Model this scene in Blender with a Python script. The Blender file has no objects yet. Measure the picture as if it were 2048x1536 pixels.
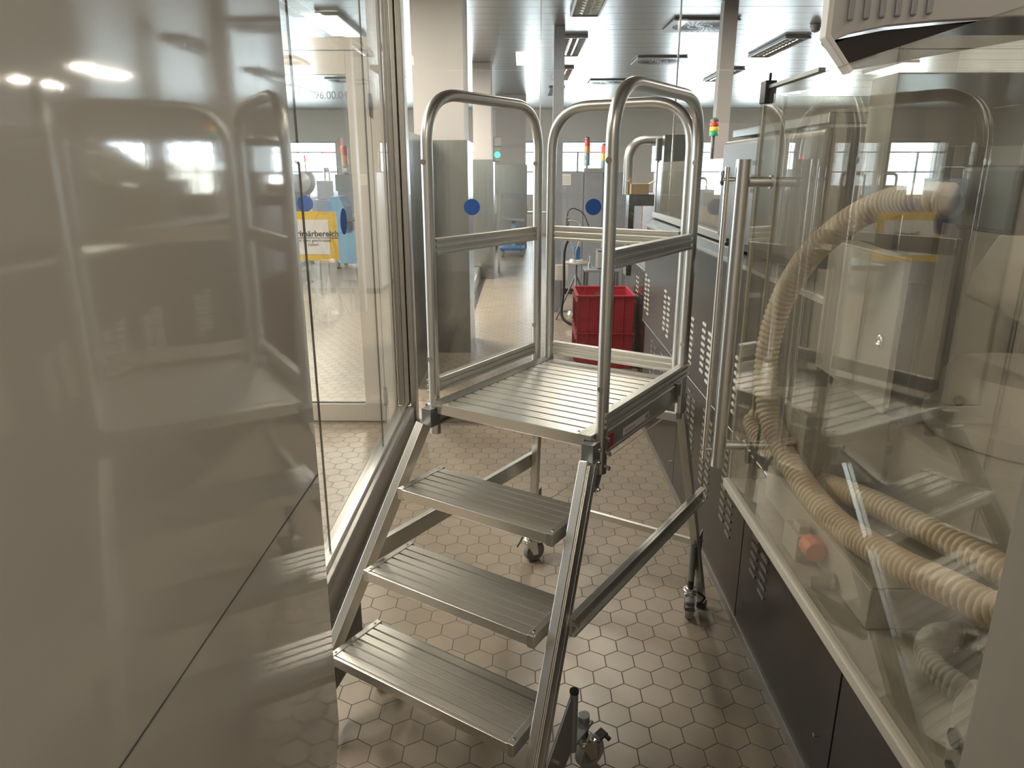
import bpy, bmesh, math, random
from mathutils import Vector, Matrix, Euler
random.seed(7)
PI = math.pi
D = bpy.data
C = bpy.context.scene.collection
sc = bpy.context.scene

# ---------------- camera, world, exposure, big lights ----------------
CAM_H = 1.6675
cd = D.cameras.new('camera'); cam = D.objects.new('camera', cd); C.objects.link(cam)
cd.sensor_width = 36.0; cd.lens = 1435.586/2048*36.0; cd.clip_start = .02; cd.clip_end = 200
cam.location = (0, 0, CAM_H)
cam.rotation_euler = (math.radians(90-16.555), 0, math.radians(0.84))
sc.camera = cam
sc.view_settings.view_transform = 'Standard'; sc.view_settings.look = 'None'
sc.view_settings.gamma = 1.0; sc.view_settings.use_curve_mapping = False
sc.view_settings.exposure = 0.55
sc.cycles.use_denoising = True
sc.cycles.max_bounces = 10; sc.cycles.transparent_max_bounces = 24
sc.cycles.caustics_reflective = False; sc.cycles.caustics_refractive = False
sc.cycles.sample_clamp_indirect = 6.0

w = D.worlds.new('world'); sc.world = w; w.use_nodes = True
bg = w.node_tree.nodes['Background']
bg.inputs[0].default_value = (.80, .92, 1, 1); bg.inputs[1].default_value = 2.6

HC = 3.2          # ceiling height
YF = 20.0         # far window wall
XL, XR, YB = -11.0, 11.0, -3.0
# window bays of the far wall (x0, x1)
BAYS = [(-9.9,-8.6),(-8.1,-6.8),(-6.25,-4.95),(-4.55,-2.75),(-1.95,-.95),(-.55,.42),(.93,2.26),(3.75,5.0),(5.5,6.8),(7.3,8.6),(9.1,10.4)]
WZ0, WZ1 = 1.0, 2.42

def area(name, loc, rot, sx, sy, power, col, spread=PI):
    l = D.lights.new(name, 'AREA'); l.shape = 'RECTANGLE'; l.size = sx; l.size_y = sy
    l.energy = power; l.color = col; l.spread = spread
    o = D.objects.new(name, l); C.objects.link(o); o.location = loc; o.rotation_euler = rot
    return o
DAY = (.82, .93, 1.0); WARM = (1.0, .90, .785)
for (a, b) in BAYS:   # daylight coming in through each window of the far wall
    area('daylight', ((a+b)/2, YF+.32, (WZ0+WZ1)/2), (PI/2, 0, PI), b-a, WZ1-WZ0, 30*(b-a)*(WZ1-WZ0), DAY)
area('daylight_side', (XL-.3, 9, 1.7), (PI/2, 0, -PI/2), 12, 1.4, 260, DAY)

# ---------------- helpers ----------------
class MB:
    def __init__(s): s.bm = bmesh.new()
    def box(s, c, d, rot=None):
        m = Matrix.Translation(c)
        if rot is not None: m = m @ Euler(rot).to_matrix().to_4x4()
        m = m @ Matrix.Diagonal((d[0], d[1], d[2], 1))
        bmesh.ops.create_cube(s.bm, size=1, matrix=m); return s
    def bx(s, x0, x1, y0, y1, z0, z1):
        return s.box(((x0+x1)/2,(y0+y1)/2,(z0+z1)/2),(abs(x1-x0),abs(y1-y0),abs(z1-z0)))
    def cyl(s, p0, p1, r, r2=None, n=20):
        p0 = Vector(p0); p1 = Vector(p1); d = p1-p0
        q = d.to_track_quat('Z', 'Y').to_matrix().to_4x4()
        bmesh.ops.create_cone(s.bm, cap_ends=True, segments=n, radius1=r, radius2=r if r2 is None else r2,
                              depth=d.length, matrix=Matrix.Translation((p0+p1)/2) @ q); return s
    def bar(s, p0, p1, wx, wy, up=(0,0,1)):      # rectangular bar: wx across, wy along 'up'
        p0 = Vector(p0); p1 = Vector(p1); d = (p1-p0); L = d.length; z = d.normalized()
        u = Vector(up); x = u.cross(z).normalized(); y = z.cross(x)
        m = Matrix((x, y, z)).transposed().to_4x4()
        m = Matrix.Translation((p0+p1)/2) @ m @ Matrix.Diagonal((wx, wy, L, 1))
        bmesh.ops.create_cube(s.bm, size=1, matrix=m); return s
    def sweep(s, pts, rad, n=14, caps=True):
        pts = [Vector(p) for p in pts]; N = len(pts)
        rads = rad if isinstance(rad, (list, tuple)) else [rad]*N
        t = [(pts[min(i+1,N-1)]-pts[max(i-1,0)]).normalized() for i in range(N)]
        a = Vector((0,0,1)) if abs(t[0].z) < .9 else Vector((1,0,0))
        u = t[0].cross(a).normalized(); rings = []
        for i in range(N):
            u = (u - t[i]*u.dot(t[i])).normalized(); v = t[i].cross(u)
            rings.append([s.bm.verts.new(pts[i]+(u*math.cos(2*PI*k/n)+v*math.sin(2*PI*k/n))*rads[i]) for k in range(n)])
        for i in range(N-1):
            for k in range(n):
                s.bm.faces.new((rings[i][k],rings[i][(k+1)%n],rings[i+1][(k+1)%n],rings[i+1][k]))
        if caps:
            s.bm.faces.new(rings[0][::-1]); s.bm.faces.new(rings[-1])
        return s
    def lathe(s, prof, c=(0,0,0), n=32, mat=None):
        rings = []; c = Vector(c); M = mat or Matrix.Identity(3)
        for r, z in prof:
            rings.append([s.bm.verts.new(c + M @ Vector((r*math.cos(2*PI*k/n), r*math.sin(2*PI*k/n), z))) for k in range(n)])
        for i in range(len(prof)-1):
            for k in range(n):
                s.bm.faces.new((rings[i][k],rings[i][(k+1)%n],rings[i+1][(k+1)%n],rings[i+1][k]))
        s.bm.faces.new(rings[0][::-1]); s.bm.faces.new(rings[-1]); return s
    def prism(s, poly, a0, a1, axis='y'):   # polygon in the two other axes, extruded along axis
        def V(p, a):
            if axis == 'y': return (p[0], a, p[1])
            if axis == 'x': return (a, p[0], p[1])
            return (p[0], p[1], a)
        A = [s.bm.verts.new(V(p, a0)) for p in poly]; B = [s.bm.verts.new(V(p, a1)) for p in poly]
        n = len(poly)
        s.bm.faces.new(A); s.bm.faces.new(B[::-1])
        for i in range(n): s.bm.faces.new((A[i], B[i], B[(i+1)%n], A[(i+1)%n]))
        return s
    def build_each(s, name, mat, parent=None, bevel=0, smooth=False, gap=.0015):
        bm = s.bm; bm.verts.ensure_lookup_table(); seen = set(); isl = []
        for v in bm.verts:
            if v in seen: continue
            st = [v]; seen.add(v); comp = []
            while st:
                a = st.pop(); comp.append(a)
                for e in a.link_edges:
                    b = e.other_vert(a)
                    if b not in seen: seen.add(b); st.append(b)
            isl.append(comp)
        def bb(c): return [min(v.co[i] for v in c)-gap for i in range(3)], [max(v.co[i] for v in c)+gap for i in range(3)]
        gr = []
        for c in isl:
            lo, hi = bb(c); hit = [g for g in gr if all(lo[i] <= g[1][i] and g[0][i] <= hi[i] for i in range(3))]
            n = list(c)
            for g in hit: n += g[2]; gr.remove(g)
            lo, hi = bb(n); gr.append((lo, hi, n))
        out = []
        for lo, hi, vs in gr:
            m = MB(); mp = {v: m.bm.verts.new(v.co) for v in vs}; S = set(vs)
            for f in {f for v in vs for f in v.link_faces}: m.bm.faces.new([mp[v] for v in f.verts])
            out.append(m.build(name, mat, parent, bevel, smooth))
        bm.free(); return out
    def build(s, name, mat, parent=None, bevel=0, smooth=False, seg=2):
        bmesh.ops.recalc_face_normals(s.bm, faces=s.bm.faces)
        me = D.meshes.new(name); s.bm.to_mesh(me); s.bm.free()
        o = D.objects.new(name, me); C.objects.link(o)
        me.materials.append(mat)
        if smooth:
            for p in me.polygons: p.use_smooth = True
            if smooth == 'auto':
                try: me.set_sharp_from_angle(angle=math.radians(40))
                except Exception: pass
        if bevel:
            b = o.modifiers.new('bevel', 'BEVEL'); b.width = bevel; b.segments = seg; b.limit_method = 'ANGLE'
        if parent is not None: o.parent = parent
        return o
def tag(o, label=None, cat=None, group=None, kind=None):
    if label: o['label'] = label
    if cat: o['category'] = cat
    if group: o['group'] = group
    if kind: o['kind'] = kind
    return o
def thing(name, label, cat, loc=(0,0,0), rz=0, group=None):
    o = D.objects.new(name, None); C.objects.link(o); o.empty_display_size = .1
    o.location = loc; o.rotation_euler = (0,0,rz); return tag(o, label, cat, group)
def copy_tree(o, parent=None):
    c = o.copy(); C.objects.link(c); c.parent = parent
    for ch in [k for k in D.objects if k.parent == o]: copy_tree(ch, c)
    return c
def struct(o): o['kind'] = 'structure'; return o
def smooth_path(ctrl, step=.004):
    P = [Vector(p) for p in ctrl]; P = [P[0]*2-P[1]] + P + [P[-1]*2-P[-2]]; out = []
    for i in range(1, len(P)-2):
        L = (P[i+1]-P[i]).length; n = max(2, int(L/step))
        for k in range(n):
            t = k/n
            out.append(.5*((2*P[i])+(P[i+1]-P[i-1])*t+(2*P[i-1]-5*P[i]+4*P[i+1]-P[i+2])*t*t+(-P[i-1]+3*P[i]-3*P[i+1]+P[i+2])*t**3))
    out.append(P[-2]); return out
def bend(ctrl, r, seg=8):      # polyline with rounded corners
    P = [Vector(p) for p in ctrl]; out = [P[0]]
    for i in range(1, len(P)-1):
        a = (P[i-1]-P[i]).normalized(); b = (P[i+1]-P[i]).normalized()
        p0 = P[i]+a*r; p1 = P[i]+b*r
        for k in range(seg+1):
            t = k/seg; 
            c = P[i] + a*r*(1-t)**1.0*(1-t) + b*r*t*t   # quadratic
            out.append(c)
    out.append(P[-1]); return out
# ---------------- materials ----------------
def nmat(name):
    m = D.materials.new(name); m.use_nodes = True; nt = m.node_tree
    return m, nt, nt.nodes['Principled BSDF']
def setp(b, **k):
    for n, v in k.items():
        b.inputs[n.replace('_', ' ')].default_value = v
def mat(name, col, rough=.5, metal=0, bump=0, bscale=60, var=0, coat=0, stretch=None, spec=None, emit=None):
    m, nt, b = nmat(name); setp(b, Base_Color=(*col, 1), Roughness=rough, Metallic=metal)
    if coat: b.inputs['Coat Weight'].default_value = coat; b.inputs['Coat Roughness'].default_value = .05
    if spec is not None: b.inputs['Specular IOR Level'].default_value = spec
    if emit: b.inputs['Emission Color'].default_value = (*emit[0], 1); b.inputs['Emission Strength'].default_value = emit[1]
    if bump or var:
        tc = nt.nodes.new('ShaderNodeTexCoord'); mp = nt.nodes.new('ShaderNodeMapping')
        nt.links.new(tc.outputs['Object'], mp.inputs[0])
        mp.inputs['Scale'].default_value = stretch or (1, 1, 1)
        nz = nt.nodes.new('ShaderNodeTexNoise'); nz.inputs['Scale'].default_value = bscale; nz.inputs['Detail'].default_value = 4
        nt.links.new(mp.outputs[0], nz.inputs['Vector'])
        if bump:
            bp = nt.nodes.new('ShaderNodeBump'); bp.inputs['Strength'].default_value = bump; bp.inputs['Distance'].default_value = .002
            nt.links.new(nz.outputs['Fac'], bp.inputs['Height']); nt.links.new(bp.outputs[0], b.inputs['Normal'])
        if var:
            r = nt.nodes.new('ShaderNodeMapRange'); r.inputs['To Min'].default_value = 1-var; r.inputs['To Max'].default_value = 1+var
            mx = nt.nodes.new('ShaderNodeMix'); mx.data_type = 'RGBA'; mx.blend_type = 'MULTIPLY'; mx.inputs['Factor'].default_value = 1
            mx.inputs['A'].default_value = (*col, 1)
            nt.links.new(nz.outputs['Fac'], r.inputs['Value']); nt.links.new(r.outputs[0], mx.inputs['B'])
            nt.links.new(mx.outputs['Result'], b.inputs['Base Color'])
            r2 = nt.nodes.new('ShaderNodeMapRange'); r2.inputs['To Min'].default_value = max(.02, rough*(1-var)); r2.inputs['To Max'].default_value = min(1, rough*(1+var*1.5))
            nt.links.new(nz.outputs['Fac'], r2.inputs['Value']); nt.links.new(r2.outputs[0], b.inputs['Roughness'])
    return m
def glassmat(name, tint, ior=1.5, rough=0.0, haze=0.0, hcol=(.8,.8,.75)):
    m = D.materials.new(name); m.use_nodes = True; nt = m.node_tree; nt.nodes.clear()
    out = nt.nodes.new('ShaderNodeOutputMaterial'); tr = nt.nodes.new('ShaderNodeBsdfTransparent'); tr.inputs[0].default_value = (*tint, 1)
    gl = nt.nodes.new('ShaderNodeBsdfGlossy'); gl.inputs['Roughness'].default_value = rough
    fr = nt.nodes.new('ShaderNodeFresnel'); ge = nt.nodes.new('ShaderNodeNewGeometry')
    io = nt.nodes.new('ShaderNodeMapRange'); io.inputs['To Min'].default_value = ior; io.inputs['To Max'].default_value = 1/ior
    nt.links.new(ge.outputs['Backfacing'], io.inputs['Value']); nt.links.new(io.outputs[0], fr.inputs[0])
    mx = nt.nodes.new('ShaderNodeMixShader'); nt.links.new(fr.outputs[0], mx.inputs[0]); nt.links.new(gl.outputs[0], mx.inputs[2])
    if haze:
        df = nt.nodes.new('ShaderNodeBsdfDiffuse'); df.inputs[0].default_value = (*hcol, 1)
        tc = nt.nodes.new('ShaderNodeTexCoord'); mp = nt.nodes.new('ShaderNodeMapping'); mp.inputs['Scale'].default_value = (8, 8, 1.2)
        nz = nt.nodes.new('ShaderNodeTexNoise'); nz.inputs['Scale'].default_value = 3; nz.inputs['Detail'].default_value = 8
        nt.links.new(tc.outputs['Object'], mp.inputs[0]); nt.links.new(mp.outputs[0], nz.inputs['Vector'])
        r = nt.nodes.new('ShaderNodeMapRange'); r.inputs['From Min'].default_value = .35; r.inputs['From Max'].default_value = .75
        r.inputs['To Min'].default_value = haze*.5; r.inputs['To Max'].default_value = haze*1.6
        nt.links.new(nz.outputs['Fac'], r.inputs['Value'])
        m2 = nt.nodes.new('ShaderNodeMixShader'); nt.links.new(r.outputs[0], m2.inputs[0])
        nt.links.new(tr.outputs[0], m2.inputs[1]); nt.links.new(df.outputs[0], m2.inputs[2]); nt.links.new(m2.outputs[0], mx.inputs[1])
    else: nt.links.new(tr.outputs[0], mx.inputs[1])
    nt.links.new(mx.outputs[0], out.inputs[0]); return m
def hexfloor():
    m, nt, b = nmat('hexagon floor tiles'); N = nt.nodes; Lk = nt.links
    def vm(op, a, bb=None):
        n = N.new('ShaderNodeVectorMath'); n.operation = op
        for i, v in enumerate((a, bb)):
            if v is None: continue
            if isinstance(v, tuple): n.inputs[i].default_value = v
            else: Lk.new(v, n.inputs[i])
        return n.outputs['Value'] if op in ('DOT_PRODUCT', 'LENGTH') else n.outputs['Vector']
    def mm(op, a, bb=None):
        n = N.new('ShaderNodeMath'); n.operation = op
        for i, v in enumerate((a, bb)):
            if v is None: continue
            if isinstance(v, (int, float)): n.inputs[i].default_value = v
            else: Lk.new(v, n.inputs[i])
        return n.outputs[0]
    geo = N.new('ShaderNodeNewGeometry')
    p = vm('SCALE', geo.outputs['Position']); p.node.inputs['Scale'].default_value = 1/.10
    p = vm('MULTIPLY', p, (1, 1, 0))
    s3 = 1.7320508
    def cell(off):
        q = vm('ADD', p, off) if off else p
        q = vm('ADD', q, (400, 400*s3, 0))
        md = N.new('ShaderNodeVectorMath'); md.operation = 'MODULO'; Lk.new(q, md.inputs[0]); md.inputs[1].default_value = (1, s3, 1)
        return vm('SUBTRACT', md.outputs['Vector'], (.5, s3/2, 0))
    a = cell(None); c = cell((.5, s3/2, 0))
    la = vm('DOT_PRODUCT', a, a); lc = vm('DOT_PRODUCT', c, c)
    sel = mm('LESS_THAN', la, lc)
    mx = N.new('ShaderNodeMix'); mx.data_type = 'VECTOR'; Lk.new(sel, mx.inputs['Factor']); Lk.new(c, mx.inputs['A']); Lk.new(a, mx.inputs['B'])
    g = mx.outputs['Result']; ab = vm('ABSOLUTE', g)
    d2 = vm('DOT_PRODUCT', ab, (.5, .8660254, 0)); d1 = vm('DOT_PRODUCT', ab, (1, 0, 0))
    d = mm('MAXIMUM', d1, d2)
    e = N.new('ShaderNodeMapRange'); e.interpolation_type = 'SMOOTHSTEP'; Lk.new(d, e.inputs['Value'])
    e.inputs['From Min'].default_value = .474; e.inputs['From Max'].default_value = .494
    cid = vm('SUBTRACT', p, g); wn = N.new('ShaderNodeTexWhiteNoise'); wn.noise_dimensions = '2D'
    sn = vm('SNAP', vm('ADD', cid, (.11, .11, 0)), (.5, .5, 1)); Lk.new(sn, wn.inputs['Vector'])
    nz = N.new('ShaderNodeTexNoise'); nz.inputs['Scale'].default_value = 9; nz.inputs['Detail'].default_value = 6; Lk.new(geo.outputs['Position'], nz.inputs['Vector'])
    v = mm('ADD', mm('MULTIPLY', wn.outputs['Value'], .14), mm('MULTIPLY', nz.outputs['Fac'], .30))
    v = mm('ADD', v, .78)
    base = N.new('ShaderNodeMix'); base.data_type = 'RGBA'; base.blend_type = 'MULTIPLY'; base.inputs['Factor'].default_value = 1
    base.inputs['A'].default_value = (.285, .236, .182, 1); Lk.new(v, base.inputs['B'])
    col = N.new('ShaderNodeMix'); col.data_type = 'RGBA'; Lk.new(e.outputs[0], col.inputs['Factor']); Lk.new(base.outputs['Result'], col.inputs['A'])
    col.inputs['B'].default_value = (.085, .068, .05, 1)
    Lk.new(col.outputs['Result'], b.inputs['Base Color'])
    fn = N.new('ShaderNodeTexNoise'); fn.inputs['Scale'].default_value = 260; Lk.new(geo.outputs['Position'], fn.inputs['Vector'])
    h = mm('SUBTRACT', mm('MULTIPLY', fn.outputs['Fac'], .12), e.outputs[0])
    bp = N.new('ShaderNodeBump'); bp.inputs['Strength'].default_value = .5; bp.inputs['Distance'].default_value = .002
    Lk.new(h, bp.inputs['Height']); Lk.new(bp.outputs[0], b.inputs['Normal'])
    rr = mm('ADD', mm('MULTIPLY', e.outputs[0], .3), .33); Lk.new(rr, b.inputs['Roughness'])
    return m
M = {}
M['floor'] = hexfloor()
M['ceiling'] = mat('brushed metal ceiling strips', (.42,.425,.42), .29, .7, bump=.3, bscale=2.2, var=.10, stretch=(.25, 7, 1))
M['wall'] = mat('cream wall paint', (.84,.79,.71), .7, bump=.1, bscale=80)
M['pillar'] = mat('pale grey pillar paint', (.52,.50,.485), .55, bump=.1, bscale=50)
M['steel'] = mat('brushed steel sheet', (.33,.345,.34), .24, 1.0, bump=.05, bscale=9, var=.14, stretch=(6, 6, .25))
M['steel_dull'] = mat('matt steel profile', (.36,.34,.31), .38, .8, bump=.08, bscale=30, var=.1)
M['alu'] = mat('aluminium profile', (.80,.78,.73), .30, .95, bump=.03, bscale=40, var=.08, stretch=(1, 8, 8))
M['alu_side'] = mat('mill finish aluminium', (.62,.61,.57), .34, .95, bump=.03, bscale=30, var=.08)
M['tube'] = mat('round aluminium tube', (.62,.62,.60), .33, 1.0)
M['box_grey'] = mat('mid grey powder coat', (.20,.20,.205), .36, .1, bump=.05, bscale=60)
M['groove'] = mat('aluminium darkened as groove shade', (.36,.34,.30), .5, .6, bump=.02, bscale=40)  # darker base colour paints in the shade between the tread bands
M['tread'] = mat('ribbed aluminium tread', (.86,.84,.80), .30, .95)
M['bracket'] = mat('dark grey zinc bracket', (.25,.26,.255), .42, .6, bump=.1, bscale=60)
M['chrome'] = mat('bright zinc plated steel', (.75,.74,.70), .2, 1.0, bump=.1, bscale=60)
M['rubber'] = mat('grey rubber tyre', (.22,.22,.21), .55, bump=.15, bscale=90)
M['black'] = mat('black plastic', (.018,.018,.018), .4, bump=.05, bscale=60)
M['white_frame'] = mat('cream white lacquered door frame', (.80,.75,.66), .4, bump=.05, bscale=60)
M['panel'] = mat('glossy off white enamel panel', (.66,.62,.545), .055, 0, bump=.03, bscale=40, coat=.3)
M['dark_cab'] = mat('dark bronze grey lacquered sheet', (.05,.044,.038), .26, .25, bump=.02, bscale=40, var=.06)
M['grey_paint'] = mat('light grey lacquer', (.36,.36,.36), .38, .1, bump=.05, bscale=60)
M['slot'] = mat('pale slot insert', (.85,.83,.79), .35, .3, bump=.1, bscale=80)
M['white_plastic'] = mat('off white plastic', (.47,.445,.40), .42, bump=.1, bscale=40, var=.05)
M['white_dull'] = mat('dull cream housing', (.36,.34,.295), .45, bump=.1, bscale=30, var=.07)
M['grey_dull'] = mat('dull olive grey metal', (.26,.24,.20), .45, .3, bump=.1, bscale=20, var=.1)
M['hose'] = mat('cream corrugated hose', (.74,.62,.46), .42, bump=.05, bscale=80, var=.06)
M['hose_dark'] = mat('dark corrugated hose', (.05,.05,.05), .4, bump=.05, bscale=80)
M['hose_grey'] = mat('grey corrugated hose', (.32,.32,.29), .45, bump=.05, bscale=80)
M['red'] = mat('red crate plastic', (.42,.035,.055), .42, bump=.05, bscale=60, var=.06)
M['red_inner'] = mat('red sticker', (.55,.02,.03), .4, bump=.02, bscale=60)
M['orange'] = mat('orange red plastic', (.75,.22,.12), .4, bump=.05, bscale=60)
M['blue_sticker'] = mat('blue vinyl', (.03,.11,.42), .8, bump=.02, bscale=60)
M['yellow'] = mat('yellow card', (.80,.55,.05), .5, bump=.03, bscale=60)
M['paper'] = mat('white paper', (.82,.80,.76), .6, bump=.03, bscale=60)
M['ink'] = mat('black print', (.02,.02,.02), .6, bump=.02, bscale=60)
M['ink_grey'] = mat('grey print', (.25,.25,.24), .6, bump=.02, bscale=60)
M['blue_paint'] = mat('light blue machine paint', (.20,.42,.62), .4, .1, bump=.05, bscale=40, var=.06)
M['blue_dark'] = mat('blue powder coat', (.04,.17,.42), .4, bump=.05, bscale=40)
M['cool_grey'] = mat('cool grey cabinet paint', (.34,.36,.40), .38, .3, bump=.05, bscale=30, var=.08, stretch=(2,2,.4))
M['cardboard'] = mat('cardboard', (.58,.42,.27), .7, bump=.1, bscale=40, var=.06)
M['pink'] = mat('red cloth', (.62,.13,.15), .6, bump=.1, bscale=40)
M['rail_dark'] = mat('dark joint seal', (.10,.10,.09), .5, bump=.05, bscale=60)
M['glass'] = glassmat('clear glass', (.955,.968,.955), 1.5)
M['poly'] = glassmat('scratched polycarbonate', (.93,.92,.88), 1.58, .0, .05, (.75,.70,.60))
M['poly_edge'] = mat('polycarbonate edge', (.50,.47,.40), .25, bump=.05, bscale=60)
M['foil'] = mat('crumpled clear foil', (.75,.75,.70), .18, .35, bump=.6, bscale=60)
M['mirror_louvre'] = mat('bright aluminium louvre', (.85,.86,.84), .12, 1, bump=.3, bscale=20)
def lampmat(name, col, s): return mat(name, col, .5, emit=(col, s), bump=.01)
M['tube_lamp'] = lampmat('lit warm lamp cover', (1,.88,.66), 2.2)
M['lit_red'] = lampmat('lit red lens', (1,.05,.04), 1.6)
M['lit_green'] = lampmat('lit green lens', (.05,.9,.35), 1.4)
M['lens_red'] = mat('red lens', (.6,.07,.06), .3, bump=.02)
M['lens_orange'] = mat('orange lens', (.85,.32,.10), .3, bump=.02)
M['lens_yellow'] = mat('yellow lens', (.85,.68,.08), .3, bump=.02)
M['lens_green'] = mat('green lens', (.05,.38,.22), .3, bump=.02)
M['lens_teal'] = mat('teal grey lens', (.22,.34,.38), .3, bump=.02)
def text_mesh(name, body, size, mt, loc, rot, parent=None, ext=.0006, bold=False, align='LEFT'):
    c = D.curves.new(name, 'FONT'); c.body = body; c.size = size; c.extrude = ext; c.align_x = align
    if bold: c.offset = size*.02
    t = D.objects.new(name, c); C.objects.link(t)
    bpy.context.view_layer.update()
    me = D.meshes.new_from_object(t.evaluated_get(bpy.context.evaluated_depsgraph_get()))
    D.objects.remove(t); me.name = name; me.materials.clear(); me.materials.append(mt)
    o = D.objects.new(name, me); C.objects.link(o); o.location = loc; o.rotation_euler = rot
    if parent is not None: o.parent = parent
    return o
# ---------------- room shell ----------------
struct(MB().bx(XL, XR, YB, YF, -.1, 0).build('floor', M['floor']))
m = MB(); m.bx(XL, XR, YB, YF, HC+.02, HC+.1); yy = YB; rc = random.Random(11)
while yy < YF-.05:
    m.box((0, min(yy+.1475, YF-.06), HC+.012), (XR-XL, .292, .016), (rc.uniform(-.0022, .0022), rc.uniform(-.0003, .0003), 0)); yy += .30
struct(m.build('ceiling', M['ceiling']))
struct(MB().bx(XL-.1, XL, YB, YF, 0, .9).bx(XL-.1, XL, YB, YF, 2.5, HC).bx(XL-.1, XL, YB, 2, .9, 2.5).bx(XL-.1, XL, 16, YF, .9, 2.5).build('wall_left', M['wall']))
struct(MB().bx(XR, XR+.1, YB, YF, 0, HC).build('wall_right', M['wall']))
struct(MB().bx(XL, XR, YB-.1, YB, 0, HC).build('wall_back', M['wall']))
wf = MB(); wf.bx(XL, XR, YF, YF+.25, 0, WZ0); wf.bx(XL, XR, YF, YF+.25, WZ1, HC)
xs = [XL] + [v for b in BAYS for v in b] + [XR]
for i in range(0, len(xs), 2): wf.bx(xs[i], xs[i+1], YF, YF+.25, WZ0, WZ1)
struct(wf.build('wall_far', M['wall']))
for i, (a, b) in enumerate(BAYS):
    m = MB(); z0, z1 = WZ0, WZ1
    m.bx(a, b, YF+.05, YF+.1, z0, z0+.05).bx(a, b, YF+.05, YF+.1, z1-.05, z1).bx(a, a+.05, YF+.05, YF+.1, z0+.05, z1-.05).bx(b-.05, b, YF+.05, YF+.1, z0+.05, z1-.05)
    m.bx(a+.05, b-.05, YF+.05, YF+.1, 2.12, 2.15).bx(a+.05, b-.05, YF+.05, YF+.1, 1.62, 1.65)
    if b-a > .9: m.bx(a+(b-a)*.38, a+(b-a)*.38+.04, YF+.05, YF+.1, z0+.05, 2.12)
    struct(m.build('window_%d' % (i+1), M['cool_grey']))
# far wall skirting band of a lighter tone and a cable rail line
# pillars along the left of the corridor beyond the glass front
def pillar(n, x0, x1, y0, y1, clad):
    struct(MB().bx(x0+.03, x1-.03, y0+.03, y1-.03, 0, HC).build('wall_pillar_%d' % n, M['pillar']))
    c = MB()
    c.bx(x0, x1, y0, y0+.03, 0, clad).bx(x0, x1, y1-.03, y1, 0, clad).bx(x0, x0+.03, y0+.03, y1-.03, 0, clad).bx(x1-.03, x1, y0+.03, y1-.03, 0, clad)
    c.bx(x0+(x1-x0)*.12, x0+(x1-x0)*.12+.006, y0-.003, y0, 0, clad).bx(x0+(x1-x0)*.82, x0+(x1-x0)*.82+.006, y0-.003, y0, 0, clad)
    struct(c.build('trim_%d' % n, M['steel']))
pillar(1, -.99, -.49, 6.65, 7.3, 1.925)
pillar(2, -.79, -.455, 11.5, 12.1, 1.83)
pillar(3, -.62, .09, 16.2, 16.9, 1.79)
struct(MB().bx(-.87, -.83, 5.45, 6.645, .0, 1.94).build('trim_14', M['steel']))
# post standing in the corridor and the pale post beyond the machines on the right
struct(MB().bx(.34, .46, 8.72, 8.84, 0, HC).build('trim_12', M['cool_grey']))
struct(MB().bx(1.885, 2.02, 7.5, 7.63, 0, HC).build('trim_13', M['pillar']))
# steel plinths along the glass lines
def plinth(n, x0, x1, y0, y1, h=.13):
    m = MB(); m.prism([(x0, 0), (x1, 0), (x1, h-.02), (x1-.015, h), (x0+.015, h), (x0, h-.02)], y0, y1, 'y')
    return struct(m.build('trim_%d' % n, M['steel_dull'], bevel=.002))
# left partition: plane x = -.80, from near the off-white panel to the corner post at y 4.7
plinth(4, -.865, -.735, 1.2, 4.64)
plinth(5, -.80, -.67, 7.33, 11.45, .2)
plinth(6, -.74, -.62, 12.15, 16.1, .2)
struct(MB().bx(-.66, 1.0, 4.66, 4.76, 0, .14).build('trim_7', M['steel_dull'], bevel=.002))
struct(MB().bx(-.842, -.80, 4.65, 4.77, .131, HC).bx(-.795, -.765, 4.64, 4.78, .131, HC).bx(-.76, -.722, 4.65, 4.77, 0.0, HC).build('trim_8', M['steel_dull'], bevel=.004))
# glass panes of the left partition, dark joints between them
def joint(m, y): m.bx(-.804, -.796, y-.002, y+.002, .131, HC-.01)
g = MB()
for a, b in ((1.25, 2.667), (2.673, 3.857), (3.863, 4.645)): g.bx(-.804, -.796, a, b, .132, HC-.005)
w1 = struct(g.build('window_12', M['glass']))
j = MB(); joint(j, 2.67); joint(j, 3.86); struct(j.build('trim_9', M['rail_dark']))
struct(MB().bx(-.812, -.788, 1.25, 4.64, .130, .142).bx(-.786, -.778, 1.25, 4.64, .13, .15).build('trim_10', M['alu_side']))
# glass front across the corridor (y = 4.71)
g = MB(); g.bx(-.718, .10, 4.705, 4.717, .142, HC-.005).bx(.108, .925, 4.705, 4.717, .142, HC-.005)
struct(g.build('window_13', M['glass']))
struct(MB().bx(.101, .107, 4.704, 4.718, .142, HC-.005).bx(.926, .934, 4.703, 4.719, 1.38, HC-.005).build('trim_11', M['chrome']))
struct(MB().bx(.9365, 2.6, 4.705, 4.717, 1.95, HC-.005).build('window_14', M['glass']))
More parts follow.
